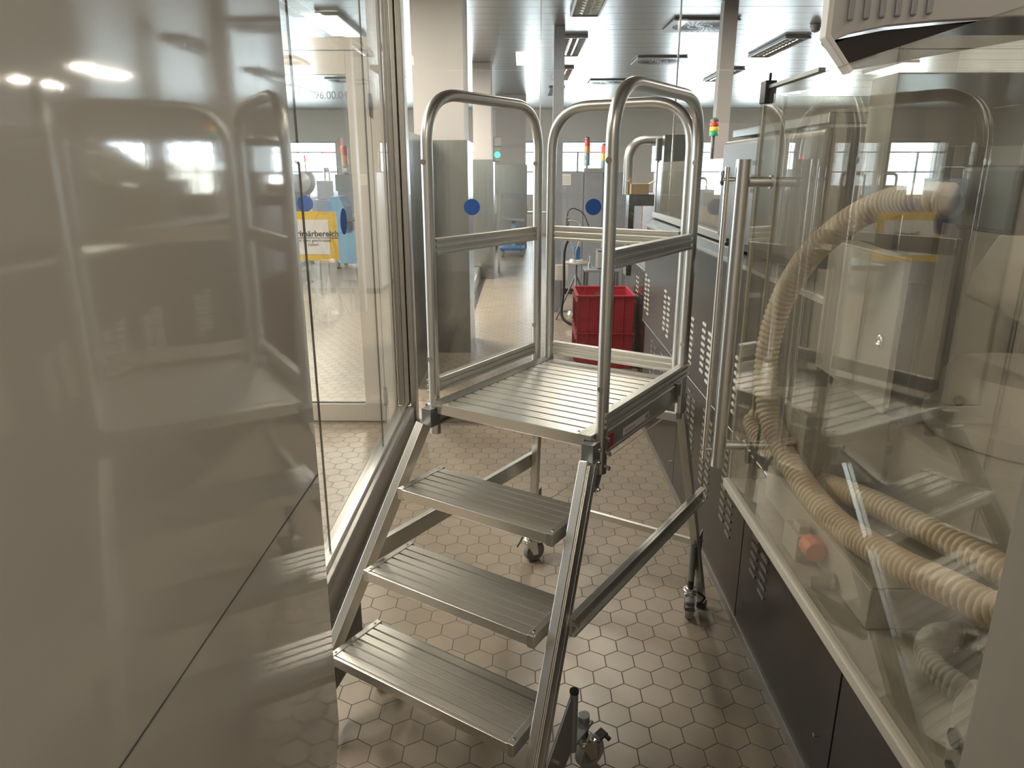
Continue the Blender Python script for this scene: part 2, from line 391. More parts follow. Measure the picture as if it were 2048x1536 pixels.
# lower ceiling band of the near room: a soffit over the corridor
# door 1 : white framed glass door in the cross wall left of the corner post
dr = D.objects.new('door_1', None); C.objects.link(dr); dr.location = (-.858, 4.70, 0); dr['kind'] = 'structure'
def dx(o): return o
fz = 2.36
fr = MB(); fr.bx(-.075, 0, -.03, .03, 0, HC); fr.bx(-1.35, -.075, -.03, .03, fz, fz+.07); fr.bx(-1.42, -1.35, -.03, .03, 0, HC)
fr.build('door_frame', M['white_frame'], dr, bevel=.002)
lf = MB(); lf.bx(-.215, -.079, -.028, .022, .008, fz-.005).bx(-1.345, -1.21, -.028, .022, .008, fz-.005).bx(-1.21, -.215, -.028, .022, .008, .13).bx(-1.21, -.215, -.028, .022, fz-.135, fz-.005)
leaf = lf.build('door_leaf', M['white_frame'], dr, bevel=.002)
MB().bx(-1.21, -.215, -.006, .0, .13, fz-.135).build('door_glass', M['glass'], dr)
MB().bx(-1.21, -.215, -.012, -.0065, .13, .142).build('gasket', M['rail_dark'], dr)
for z in (.19, 2.05): MB().cyl((-.077, -.037, z-.065), (-.077, -.037, z+.065), .009).cyl((-.077,-.037,z-.02),(-.077,-.037,z+.02),.011).build('hinge', M['steel'], dr, smooth='auto')
MB().bx(-1.35, -.075, -.006, 0, fz+.07, HC-.005).build('transom_glass', M['glass'], dr)
# writing on the transom glass
text_mesh('number_lettering', '96.00.04', .06, M['ink_grey'], (-.42, -.008, 2.09+.0), (PI/2, 0, 0), dr)

# yellow sign on the door glass
sg = thing('door_sign', 'yellow card sign with white printed sheet on the glass door', 'sign', (-1.32, 4.685, 1.262))
MB().bx(-.30, .13, -.003, 0, -.155, .155).build('backing_card', M['yellow'], sg, bevel=.0)
MB().bx(-.26, .075, -.005, -.0035, -.115, .105).build('printed_sheet', M['paper'], sg)
text_mesh('lettering', 'Primärbereich', .052, M['ink'], (-.012, -.0055, .0), (PI/2,0,0), sg, align='CENTER', bold=True)
MB().bx(-.165, .14-.0, -.0058, -.0052, -.012, -.008).build('underline', M['ink'], sg)
text_mesh('lettering', 'Tür stets geschlossen', .026, M['ink'], (-.03, -.0055, -.034), (PI/2,0,0), sg, align='CENTER')
text_mesh('lettering', 'halten!', .026, M['ink'], (-.03, -.0055, -.060), (PI/2,0,0), sg, align='CENTER')
# round blue stickers
def sticker(x, y, z, side, label, r=.051):
    m = MB()
    if side == 'y': m.cyl((x, y-.0014, z), (x, y, z), r, n=40)
    else: m.cyl((x, y, z), (x+.0014, y, z), r, n=40)
    return tag(m.build('round_sticker', M['blue_sticker']), label, 'sticker', 'blue warning dots on the glass')
sticker(-.324, 4.703, 1.445, 'y', 'round blue sticker on the corridor glass left, in front of the steel pillars')
sticker(.449, 4.703, 1.446, 'y', 'round blue sticker on the corridor glass right, in front of the grey cabinets')
sticker(-1.387, 4.692, 1.466, 'y', 'round blue sticker on the white framed door just above the yellow sign')
sticker(-.796, 3.25, 1.451, 'x', 'blue sticker on the left side glass, seen edge-on as a narrow oval', .057)
# ---------------- glossy panel close on the left ----------------
pn = thing('enamel_panel', 'glossy off-white upright panel filling the left edge, mirroring the ladder', 'panel', (-.49, .8, 0))
MB().prism([(-1.6, 0.0), (.66, 0.0), (.79, .235), (.79, 3.15), (-1.6, 3.15)], -.035, 0, 'x').build('panel_sheet', M['panel'], pn, bevel=.0015)
sm = MB()
yy = -1.5
while yy < .775:
    L = random.uniform(.05, .16); hh = random.uniform(.0008, .002); sm.bx(.0002, .0012, yy, min(.783, yy+L), .9685-hh, .9685+hh); yy += L
sm.build('seam', M['rail_dark'], pn)
# ---------------- platform ladder (local: x across, y back, z up) ----------------
LD = thing('platform_ladder', 'wheeled aluminium platform ladder with three steps and round guard rails in the corridor', 'ladder', (-.0779, 1.9701, 0), -math.radians(32.02))
H = .96; ST0 = .08
def sx(z): return .286 + (H-z)*.113          # stringer centre half-spacing
def sy(z): return .055 - (H-z)*.600          # stringer centre depth
TH = .0175
# guard hoops
def hoop(side=None):
    m = MB()
    if side:
        x = side*.298; zb = .845
        c = [(x, .091, zb), (x, .091, 1.885), (x, .727, 1.885), (x, .727, zb)]
    else:
        c = [(-.262, .765, .86), (-.262, .765, 1.885), (.262, .765, 1.885), (.262, .765, .86)]
    m.sweep(bend(c, .155, 12), TH, 20)
    return m
for s in (-1, 1):
    h = hoop(s).build('side_guard_rail', M['tube'], LD, smooth='auto')
    m = MB()
    for y in (.091, .727):
        for z in (1.095, 1.692):
            m.cyl((s*.298, y-TH-.0006, z), (s*.298, y-TH+.004, z), .0055, n=12)
    m.build_each('bolt_hole', M['black'], h)
    m = MB()
    for y in (.091, .727):
        for z in (1.095, 1.692):
            m.lathe([(.0062, 0), (.0085, 0), (.0085, .0012), (.0062, .0012)], (s*.298, y-TH-.0006, z), 14, Matrix.Rotation(PI/2, 3, 'X'))
    m.build_each('bolt_rim', M['chrome'], h, smooth=False)
hoop().build('rear_guard_rail', M['tube'], LD, smooth='auto')
# horizontal extruded rails
def profile_rail(p0, p1, out, h=.050, t=.022):
    """grooved rail between two points, 'out' the outward unit vector"""
    m = MB(); p0 = Vector(p0); p1 = Vector(p1); o = Vector(out)
    m.bar(p0, p1, t*.55, h)
    for dz, hh in ((h*.40, h*.20), (0, h*.22), (-h*.40, h*.20)):
        for sg in (1, -1): m.bar(p0+o*t*.30*sg+Vector((0,0,dz)), p1+o*t*.30*sg+Vector((0,0,dz)), t*.5, hh)
    return m
for s in (-1, 1):
    profile_rail((s*.298, .111, 1.444), (s*.298, .707, 1.444), (s, 0, 0)).build('knee_rail', M['alu_side'], LD, bevel=.0015)
    profile_rail((s*.306, .078, 1.004), (s*.306, .742, 1.004), (s, 0, 0), .046).build('toe_board', M['alu_side'], LD, bevel=.0015)
profile_rail((-.243, .765, 1.444), (.243, .765, 1.444), (0, -1, 0), .052).build('knee_rail', M['alu'], LD, bevel=.0015)
profile_rail((-.262, .775, 1.000), (.262, .775, 1.000), (0, -1, 0), .050).build('toe_board', M['alu'], LD, bevel=.0015)
# end caps of the knee rails
# platform: side frames, ribbed deck
PX, PY0, PY1 = .262, .068, .765
m = MB()
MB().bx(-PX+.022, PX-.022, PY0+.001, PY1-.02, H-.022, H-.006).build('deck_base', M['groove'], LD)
n = 14
for i in range(n):
    y = PY0+.02+(PY1-PY0-.055)*i/(n-1)
    m.bx(-PX+.024, PX-.026, y-.0195, y+.0195, H-.006, H-.0012)
    for k in (-1, 0, 1): m.bx(-PX+.024, PX-.026, y+k*.013-.0055, y+k*.013+.0055, H-.0015, H-.0002)
m.build('platform_deck', M['tread'], LD)
m = MB().bx(-PX, PX, PY0-.012, PY0+.006, H-.034, H+.001)
m.build('front_edge', M['alu'], LD, bevel=.002)
for s in (-1, 1):
    m = MB(); x0, x1 = s*(PX-.022), s*(PX+.021)
    m.bx(min(x0, x1), max(x0, x1), PY0-.012, PY1, H-.012, H+.0015)
    for k in range(7): xx = s*(PX-.018+k*.006); m.bx(xx-.001, xx+.001, PY0-.012, PY1, H+.001, H+.003)
    m.build('deck_edge_strip', M['alu_side'], LD)
    m = MB(); m.bx(min(s*.281, s*.285), max(s*.281, s*.285), PY0, PY1+.01, H-.075, H-.012)
    m.bx(min(s*.272, s*.289), max(s*.272, s*.289), PY0, PY1+.01, H-.08, H-.073)
    m.bx(min(s*.272, s*.289), max(s*.272, s*.289), PY0, PY1+.01, H-.018, H-.0125)
    sf = m.build('side_frame', M['alu_side'], LD, bevel=.001)
    if s > 0:
        st = MB().bx(.285, .2858, .27, .47, H-.064, H-.040).build('type_plate', M['paper'], sf)
        MB().bx(.2858, .2861, .28, .36, H-.056, H-.053).bx(.2858, .2861, .44, .446, H-.060, H-.044).bx(.2858,.2861,.455,.461,H-.060,H-.044).bx(.2858,.2861,.446,.455,H-.055,H-.050).build_each('print', M['ink_grey'], st)
        MB().bx(.285, .2858, .125, .20, H-.070, H-.030).build('red_sticker', M['red_inner'], sf)
m = MB().bx(-PX, PX, PY1-.022, PY1, H-.075, H-.0045); m.build('rear_edge', M['alu_side'], LD, bevel=.001)
# little corner screws on deck
m = MB()
for x in (-.232, .232): m.cyl((x, PY0+.01, H), (x, PY0+.01, H+.004), .005, n=10)
m.build_each('screw', M['chrome'], LD)
# stringers
for s in (-1, 1):
    z0, z1 = .012, .895
    a = Vector((s*sx(z1), sy(z1)+.01, z1)); b = Vector((s*sx(z0), sy(z0)+.01, z0))
    m = MB(); up = (0, 1, .6)
    m.bar(a, b, .027, .058, up)
    st = m.build('stringer', M['alu'], LD, bevel=.002)
    m = MB(); o = Vector((s*.0145, 0, 0))
    m.bar(a+o+Vector((0,.018,0)), b+o+Vector((0,.018,0)), .003, .010, up); m.bar(a+o-Vector((0,.018,0)), b+o-Vector((0,.018,0)), .003, .010, up)
    m.build('flange', M['alu_side'], st)
    MB().bar(b+Vector((0,0,.02)), b+Vector((0,-.006,-.008)), .033, .064, up).build('rubber_foot', M['black'], st, bevel=.003)
    # head bracket
    m = MB()
    m.bx(min(s*.266, s*.304), max(s*.266, s*.304), .030, .078, .885, H-.014)
    if s > 0: m.prism([(.055,.93),(.14,.93),(.14,.90),(.075,.79),(.045,.80),(.045,.86)], min(s*.283, s*.300), max(s*.283, s*.300), 'x')
    hb = m.build('head_bracket', M['bracket'], LD, bevel=.002)
    m = MB()
    for (y, z) in (((.062,.925),(.060,.888),(.052,.862),(.062,.805)) if s > 0 else ((.062,.925),(.060,.9))):
        m.cyl((s*.300, y, z), (s*.308, y, z), .008, n=6).cyl((s*.308, y, z), (s*.313, y, z), .0045, n=10)
    for z in ((.862, .905, .948) if s > 0 else (.905, .935)): m.cyl((s*.316, .093, z), (s*.326, .093, z), .007, n=6)
    m.build_each('bolt', M['chrome'], hb)
# rear brackets, legs
for s in (-1, 1):
    m = MB()
    m.prism([(.70,.955),(.765,.955),(.785,.83),(.765,.80),(.745,.80),(.72,.86)], min(s*.283, s*.303), max(s*.283, s*.303), 'x')
    rb = m.build('rear_bracket', M['bracket'], LD, bevel=.002)
    m = MB()
    for z in (.90, .86, .815): m.cyl((s*.303, .76, z), (s*.312, .76, z), .007, n=6)
    m.build_each('bolt', M['chrome'], rb)
    a = Vector((s*.297, .750, .84)); b = Vector((s*.395, .868, .02))
    lg = MB().bar(a, b, .030, .028, (0, 1, .1)).build('rear_leg', M['alu_side'], LD, bevel=.002)
    MB().bar(b+Vector((0,0,.012)), b+Vector((0,0,-.016)), .034, .034, (0,1,0)).build('rubber_foot', M['black'], lg, bevel=.003)
# steps
DS = .205
for k in (3, 2, 1):
    z = H-(4-k)*.2215; yf = .0069-(4-k)*.1371; hw = .2449+.0267*(4-k)
    st = None
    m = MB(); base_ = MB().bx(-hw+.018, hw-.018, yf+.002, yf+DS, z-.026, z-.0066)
    n = 6
    for i in range(n):
        y0 = yf+.008+(DS-.012)*i/n; y1 = y0+(DS-.012)/n-.007
        m.bx(-hw+.018, hw-.018, y0, y1, z-.0065, z-.0012)
        for r in range(3):
            yy = y0+(y1-y0)*(r+.5)/3; m.bx(-hw+.018, hw-.018, yy-.0037, yy+.0037, z-.0015, z-.0002)
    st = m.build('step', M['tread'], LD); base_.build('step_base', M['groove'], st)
    MB().bx(-hw+.018, hw-.018, yf-.004, yf+.004, z-.030, z+.0005).build('step_nose', M['alu'], st, bevel=.001)
    for s in (-1, 1):
        x0, x1 = s*(hw-.020), s*hw
        m = MB().bx(min(x0,x1), max(x0,x1), yf-.003, yf+DS+.001, z-.036, z+.002)
        c = m.build('step_end_cap', M['alu_side'], st, bevel=.0015)
        MB().cyl((s*(hw-.010), yf+.018, z+.002), (s*(hw-.010), yf+.018, z+.0045), .004, n=10).cyl((s*(hw-.010), yf+DS-.02, z+.002), (s*(hw-.010), yf+DS-.02, z+.0045), .004, n=10).build_each('screw', M['chrome'], st)
# lower side rails, rear cross bars and braces
for s in (-1, 1):
    m = MB(); p0 = Vector((s*.352, -.172, .512)); p1 = Vector((s*.360, .862, .487))
    m.bar(p0, p1, .012, .060)
    for dz in (.026, -.026): m.bar(p0+Vector((s*.009,0,dz)), p1+Vector((s*.009,0,dz)), .012, .006)
    m.build('side_rail', M['alu_side'], LD, bevel=.001)
    m = MB()
    m.cyl((s*.352, -.16, .515), (s*.372, -.16, .515), .006, n=6).cyl((s*.352, .825, .488), (s*.376, .825, .488), .006, n=6)
    m.build_each('bolt', M['chrome'], LD)
MB().bar((-.30, .792, .80), (.30, .792, .80), .022, .030).build('cross_bar', M['alu_side'], LD, bevel=.001)
MB().bar((-.352, .855, .284), (.352, .855, .284), .016, .024).build('cross_bar', M['alu'], LD, bevel=.001)
MB().bar((.215, .800, .785), (-.335, .850, .262), .004, .020, (0,1,0)).build('diagonal_brace', M['alu_side'], LD)
# casters
def caster(x, y, rot, parent, zc=.0):
    r = .048
    R = Matrix.Rotation(rot, 3, 'Z')
    def T(m):
        bmesh.ops.transform(m.bm, matrix=Matrix.Translation((x, y, 0)) @ R.to_4x4(), verts=m.bm.verts); return m
    MX = Matrix.Rotation(PI/2, 3, 'Y')
    w = T(MB().lathe([(.010,-.013),(r-.014,-.013),(r-.006,-.016),(r,-.008),(r,.008),(r-.006,.016),(r-.014,.013),(.010,.013)], (0, -.022, r), 32, MX)).build('wheel', M['rubber'], parent, smooth='auto')
    T(MB().cyl((-.021,-.022,r),(.021,-.022,r), .012, n=18).lathe([(.01,-.0145),(r-.02,-.0145),(r-.021,.0145),(.01,.0145)], (0,-.022,r), 28, MX)).build('hub', M['bracket'], w, smooth='auto')
    m = MB()
    for s in (-1, 1): m.prism([(-.036, r-.012), (-.012, r-.014), (.022, r+.050), (-.026, r+.050)], s*.0205-.0013, s*.0205+.0013, 'x')
    m.bx(-.022, .022, -.028, .024, r+.049, r+.053)
    m.lathe([(.026,0),(.028,.004),(.028,.010),(.020,.016),(.012,.017)], (0,0,r+.053), 24)
    T(m).build('fork', M['chrome'], parent, bevel=.0006, smooth='auto')
    T(MB().cyl((0,0,r+.068),(0,0,r+.115), .0115, n=18)).build('spindle', M['black'], parent, smooth='auto')
    m = MB(); m.box((0, -.060, r+.036), (.030, .040, .006), (-.35,0,0)); m.box((0,-.082,r+.024),(.038,.012,.010),(-.35,0,0))
    T(m).build('brake_pedal', M['black'], parent, bevel=.001)
for s in (-1, 1):
    # front spring bracket behind the stringer foot
    bx_ = s*.392
    fb = MB()
    fb.prism([(-.40,.13),(-.375,.20),(-.235,.345),(-.205,.350),(-.205,.185),(-.225,.165),(-.34,.09)], bx_-s*.002-.003, bx_-s*.002+.003, 'x')
    fb.cyl((bx_, -.215, .165), (bx_, -.215, .352), .011, n=16)
    b_ = fb.build('caster_bracket', M['bracket'], LD, bevel=.001)
    m = MB().cyl((bx_, -.215, .352), (bx_, -.215, .360), .0125, n=16); m.build('cap', M['black'], b_)
    m = MB()
    for (yy, zz) in ((-.31, .205), (-.335, .145)): m.cyl((bx_, yy, zz), (bx_+s*.010, yy, zz), .006, n=8)
    m.build_each('bolt', M['chrome'], b_)
    holder = D.objects.new('front_caster', None); C.objects.link(holder); holder.parent = LD; holder.location = (s*.370, -.100, 0)
    MB().bx(min(s*.362,s*.400), max(s*.362,s*.400), -.222, -.105, .176, .184).cyl((s*.374,-.117,.165),(s*.374,-.117,.20),.017).build('caster_arm', M['bracket'], b_, bevel=.002)
    caster(0, 0, 2.75 if s > 0 else -.3, holder)
    m = MB(); m.cyl((0,0,.155),(0,0,.19), .013, n=18); m.build('socket', M['bracket'], holder, smooth='auto')
    rb = MB(); rx = s*.366
    rb.prism([(.800,.165),(.815,.165),(.845,.20),(.895,.235),(.895,.325),(.800,.295)], rx-.003, rx+.003, 'x')
    rb.cyl((rx, .800, .150), (rx, .800, .298), .012, n=16)
    b_ = rb.build('caster_bracket', M['bracket'], LD, bevel=.001)
    MB().cyl((rx, .87, .29), (rx+s*.012, .87, .29), .006, n=8).build_each('bolt', M['chrome'], b_)
    holder = D.objects.new('rear_caster', None); C.objects.link(holder); holder.parent = LD; holder.location = (rx, .800, 0)
    caster(0, 0, (.35 if s > 0 else 2.6), holder)
    MB().sweep(bend([(s*.03, -.01, .115), (s*.055, .02, .08), (s*.045, -.03, .072)], .01, 4), .004, 8).build('brake_lever', M['black'], holder)
# ---------------- dark machine along the right of the corridor ----------------
MX_ = .815
mc = thing('machine_cabinet', 'long dark bronze machine housing with vent slots along the right side of the corridor', 'machine', (MX_, 3.0, 0))
# local y = world y - 3.0
def my(y): return y-3.0
MB().bx(.02, .95, my(-.6), my(4.70), .035, .70).bx(.02, .95, my(1.81), my(4.70), .70, 1.33).build('body', M['dark_cab'], mc)
MB().bx(-.006, .03, my(-.6), my(4.705), 0, .034).build('base_strip', M['steel_dull'], mc)
seams = [-.6, .70, 1.548, 2.386, 3.577, 4.70]
def slots(m, yc, z0, z1, n, dy, ln=.035, hh=.0135, cols=2, pitch=.105):
    for c in range(cols):
        for i in range(n):
            z = z1-(z1-z0)*(i+.5)/n
            y = yc+(c-(cols-1)/2)*pitch + (0)
            P = []
            for k in range(12):
                a = 2*PI*k/12; P.append((my(y)+math.copysign(ln/2-hh/2, math.cos(a))+math.cos(a)*hh/2, z+math.sin(a)*hh/2))
            m.prism(P, -.0225, -.0185, 'x')
for i in range(len(seams)-1):
    a, b = my(seams[i])+.0035, my(seams[i+1])-.0035
    lo = MB().bx(0, .02, a, b, .036, .700)
    p = lo.build('lower_panel', M['dark_cab'], mc, bevel=.0015)
    if seams[i] >= 1.5:
        a = max(a, my(1.81))
        up = MB().prism([(.0, .703), (-.020, .726), (-.020, 1.325), (.0, 1.33), (.02, 1.33), (.02, .703)], a, b, 'y')
        u = up.build('upper_panel', M['dark_cab'], mc, bevel=.0015)
        MB().bar((-.012, a+.001, .7130), (-.012, b-.001, .7130), .003, .030, (-.02, 0, .023)).build('bevel_strip', M['steel'], u)
for yc in (4.57, 3.92, 3.36, 3.03, 2.62, 2.25, 1.98):
    for q in (-.0525, .0525): sl = MB(); slots(sl, yc+q, .79+q*.2, 1.03+q*.2, 8, 0, .066, .0145, 1); sl.build('vent_grille', M['slot'], mc)
for yc in (4.35, 4.02, 3.30, 2.98, 2.62, 2.20):
    for q in (-.05, .05):
        sl = MB(); slots(sl, yc+q, .28+q*.2, .65+q*.2, 11, 0, .066, .014, 1)
        bmesh.ops.translate(sl.bm, vec=(.0195, 0, 0), verts=sl.bm.verts); sl.build('vent_grille', M['grey_dull'], mc)
m = MB()
for (y, z) in ((3.66, .14), (3.70, .755), (1.63, .18), (3.68, 1.28), (2.46, .755)):
    x = 0 if z < .7 else -.02
    m.cyl((x, my(y), z), (x-.010, my(y), z), .006, n=10)
m.build_each('latch', M['chrome'], mc)
# ledge on top with bright front strip
MB().prism([(-.030,1.331),(-.030,1.345),(.00,1.372),(.035,1.385),(.95,1.385),(.95,1.331)], my(1.81), my(4.70), 'y').build('top_ledge', M['steel'], mc, bevel=.001)
MB().bx(-.034, -.0305, my(1.78), my(4.70), 1.333, 1.346).build('ledge_trim', M['alu'], mc)
# clear guard on the ledge with its hanging cable switch
gd = thing('ledge_guard', 'clear acrylic guard box standing on the dark machine ledge behind the ladder', 'guard', (.835, 3.0, 1.386))
g = MB(); g.bx(0, .008, my(2.98), my(4.68), .03, .33).bx(.0, .75, my(4.672), my(4.68), .03, .33)
g.build('clear_panel', M['poly'], gd)
MB().bx(-.012, .02, my(2.97), my(4.69), 0, .03).bx(-.004, .012, my(4.672), my(4.69), .03, .36).build('base_profile', M['alu_side'], gd, bevel=.001)
MB().bx(-.022, .012, my(4.60), my(4.655), .34, .47).build('lock_body', M['bracket'], gd, bevel=.006)
# small grey operating box on the machine side
cb = thing('control_box', 'light grey rounded control box with a round lock beside the steel door handle', 'control box', (.78, 2.96, 1.60))
MB().bx(0, .16, -1.0, 0, -.185, .175).build('box_body', M['box_grey'], cb, bevel=.018, seg=4)
MB().bx(.02, .16, -.95, -.05, .185, .215).build('box_cap', M['steel'], cb, bevel=.004)
MB().bx(.03, .13, -.9, -.1, -.215, -.183).build('box_foot', M['black'], cb)
lk = MB().lathe([(.022,0),(.027,.004),(.027,.012),(.016,.016)], (-.001,-.065,.040), 24, Matrix.Rotation(-PI/2, 3, 'Y')).build('lock', M['black'], cb, smooth='auto')
MB().lathe([(.009,.0155),(.0145,.0155),(.0145,.018),(.009,.018)], (-.001,-.065,.040), 20, Matrix.Rotation(-PI/2, 3, 'Y')).build('lock_ring', M['chrome'], lk, smooth='auto')
m = MB()
for i in range(3): m.bx(-.0015, .002, -.50, -.40, .085-i*.045, .100-i*.045)
m.build_each('vent_slot', M['black'], cb)
# things inside the ledge guard
f = MB(); bmesh.ops.create_grid(f.bm, x_segments=34, y_segments=26, size=.5)
for v in f.bm.verts:
    x, y = v.co.x, v.co.y; r = math.hypot(x, y)
    v.co = Vector((x*.34, y*.85, max(0, .20*math.cos(min(1,r*1.9)*PI/2)) + random.uniform(-.014,.014)))
foil = f.build('plastic_foil', M['foil']); foil.location = (1.16, 3.75, 1.606); tag(foil, 'crumpled clear plastic sheet heaped inside the guard on the machine ledge', 'plastic sheet')
so = foil.modifiers.new('thick', 'SOLIDIFY'); so.thickness = .002
kb = thing('equipment_block', 'dark grey square block under the crumpled plastic inside the ledge guard', 'machine part', (1.16, 3.75, 1.386))
MB().bx(-.17, .17, -.42, .42, 0, .20).build('block_body', M['cool_grey'], kb, bevel=.01)
MB().bx(-.19, -.17, -.2, .25, .02, .17).build('front_plate', M['grey_dull'], kb, bevel=.003)
MB().cyl((-.1,-.3,.2),(-.1,-.3,.26),.03).cyl((.05,.2,.2),(.05,.2,.24),.04).build_each('knob', M['black'], kb, smooth='auto')
mt = thing('round_motor', 'chrome ringed round motor end beside the grey control box', 'motor', (1.0, 3.05, 1.386))
MB().cyl((0,0,.07),(0,.22,.07),.055,n=32).build('motor_body', M['white_plastic'], mt, smooth='auto')
MB().lathe([(.045,0),(.066,0),(.066,.02),(.045,.02)], (0,0,.07), 32, Matrix.Rotation(PI/2,3,'X')).build('ring', M['chrome'], mt, smooth='auto')
MB().bx(-.05,.05,.03,.18,0,.03).build('foot', M['black'], mt)

# ---------------- near safety guard with handle (right foreground) ----------------
gx = .52
sg2 = thing('safety_guard', 'large clear scratched machine guard door with steel bar handle in the right foreground', 'guard', (gx, 1.2, .92))
g = MB()
g.bx(0, .007, .675-1.2, 1.688-1.2, .0, .912)
g.build('clear_pane', M['poly'], sg2)
g = MB(); g.bar((.004, 1.690-1.2, .456), (.085, 1.79-1.2, .456), .005, .912, (0,0,1)) if False else None
g.prism([(.000,.488),(.006,.488),(.088,.586),(.60,.586),(.60,.592),(.084,.592)], 0, .912, 'z')
g.build('clear_end_pane', M['poly'], sg2)
MB().bx(-.008, .010, -.60, .490, -.022, .001).build('lower_rim', M['poly_edge'], sg2, bevel=.003)
MB().bx(.005, .012, .482, .4895, 0, .912).bx(.082,.090,.584,.5925,0,.912).build('edge_strip', M['poly_edge'], sg2)
MB().bx(-.003, .010, .17, .487, .913, .921).build('upper_rail', M['bracket'], sg2, bevel=.001)
MB().bx(-.010, .014, .435, .470, .885, .930).cyl((.0,.44,.93),(.0,.44,.945),.003).build('clamp', M['black'], sg2, bevel=.002)
# handle
hd = MB().cyl((-.062, .365, .085), (-.062, .365, .770), .0160, n=28)
hd = hd.build('bar_handle', M['tube'], sg2, smooth='auto')
m = MB()
for z in (.725, .135): m.cyl((-.05, .368, z), (0, .368, z), .0105, n=20).cyl((-.004,.368,z),(0.0,.368,z),.014,n=20)
m.build_each('standoff', M['tube'], hd, smooth='auto')
MB().cyl((-.092, .372, .10), (-.092, .372, .755), .006, n=16).build('bar_sleeve', M['chrome'], hd, smooth='auto')
for z in (.125, .73): MB().cyl((-.10,.372,z),(-.07,.366,z),.004,n=10).build('sleeve_clip', M['chrome'], hd)
# near frame post of the guard
MB().bx(-.012, .055, -.72, -.519, -.9, .96).build('frame_post', M['white_dull'], sg2, bevel=.004)
m = MB(); m.prism([(-.50,.03),(-.46,.03),(-.455,.12),(-.475,.17),(-.50,.17)], .012, .05, 'x')
bk = m.build('hinge_bracket', M['white_plastic'], sg2, bevel=.004)
MB().cyl((.011,-.478,.085),(.006,-.478,.085),.012,n=20).cyl((.011,-.478,.045),(.006,-.478,.045),.006,n=14).build_each('hole', M['black'], bk)
# machine tray seen through the guard
tr = thing('machine_bed', 'cream machine bed inside the foreground guard', 'machine', (.53, 1.2, .80))
MB().bx(.0, 1.2, -1.0, .49, .09, .118).build('bed_plate', M['white_dull'], tr, bevel=.003)
MB().bx(.286, 1.2, -1.0, .48, 0, .09).build('bed_frame', M['dark_cab'], tr)
# back wall of the guard interior : machine column panels
cp = thing('machine_column', 'tall olive grey machine column wall behind the hoses inside the guard', 'machine', (1.2, 1.67, .919))
MB().bx(-.40, .55, 0, .12, 0, .95).build('column_body', M['grey_dull'], cp, bevel=.004)
for (a, b, mt_) in ((-.36,-.335,'steel'), (-.27,-.245,'steel_dull'), (-.20,-.12,'white_dull'), (-.06,-.045,'steel'), (.0,.10,'white_dull'), (.16,.19,'steel_dull'), (.25,.45,'white_plastic')):
    MB().bx(a, b, -.03, -.001, 0.0, .80).build('upright_strip', M[mt_], cp, bevel=.002)
MB().bx(-.325, -.28, -.02, -.001, .08, .50).build('cover_plate', M['dark_cab'], cp, bevel=.003)
# white lock cabinet (door slightly angled)
wc = thing('switch_cabinet', 'cream metal switch cabinet with a round key lock inside the guard', 'cabinet', (.735, 1.555, 1.355))
import math as _m
wc.rotation_euler = (0, 0, 0)
MB().prism([(.0,.19),(-.012,-.18),(.0,-.18),(.06,.19)], -.145, .155, 'z').build('cabinet_body', M['white_plastic'], wc, bevel=.003)
dr2 = MB().prism([(-.004,.188),(-.0165,-.186),(-.0125,-.188),(.0,.188)], -.152, .148, 'z').build('cabinet_door', M['white_plastic'], wc, bevel=.001)
MB().lathe([(.006,0),(.0125,0),(.0125,.004),(.009,.006),(.004,.002)], (-.0155,-.14,-.015), 22, Matrix.Rotation(-PI/2,3,'Y')).build('key_lock', M['chrome'], dr2, smooth='auto')
# large lidded drum at the right
dm = thing('round_drum', 'large cream rounded drum housing at the right edge inside the guard', 'machine part', (1.03, 1.37, .919))
MB().lathe([(.23,0),(.245,.02),(.245,.17),(.235,.215),(.20,.235),(.185,.236)], (0,0,0), 48).build('drum_base', M['white_dull'], dm, smooth='auto')
MB().lathe([(.180,.236),(.195,.24),(.202,.255),(.202,.275),(.188,.29),(.178,.30),(.178,.345),(.165,.368),(.13,.375)], (0,0,0), 48).build('drum_lid', M['white_plastic'], dm, smooth='auto')
MB().cyl((-.179,-.03,.32),(-.186,-.032,.32),.010,n=16).cyl((-.03,-.179,.33),(-.032,-.186,.33),.010,n=16).build_each('drum_knob', M['black'], dm, smooth='auto')
# curved cream hood with holes above the drum
hh_ = thing('cast_hood', 'cream cast hood plate with oval cut-outs above the round drum', 'machine part', (.93, 1.30, 1.45))
m = MB()
m.prism([(.16,.02),(.10,.10),(-.02,.155),(-.16,.16),(-.28,.10),(-.33,.0),(-.32,-.06),(-.16,-.075),(.05,-.04),(.17,-.03)], -.03, .06, 'x')
hb_ = m.build('hood_plate', M['white_plastic'], hh_, bevel=.008, seg=3)
m = MB()
for (y, z, r) in ((-.14,.125,.018), (-.20,.03,.022), (-.07,-.055,.02), (-.26,-.04,.02), (-.16,-.06,.014)):
    m.lathe([(r*.9,-.001),(r,.002),(r*.95,.004)], (-.031,y,z), 18, Matrix.Rotation(-PI/2,3,'Y'))
m.build_each('oval_hole', M['grey_dull'], hb_, smooth='auto')
MB().cyl((.0,-.10,-.07),(.0,-.10,-.13),.03,n=24).build('hood_stem', M['steel_dull'], hh_, smooth='auto')
MB().bx(-.02,.07,-.45,-.33,-.12,.22).build('hood_side_block', M['grey_dull'], hh_, bevel=.005)
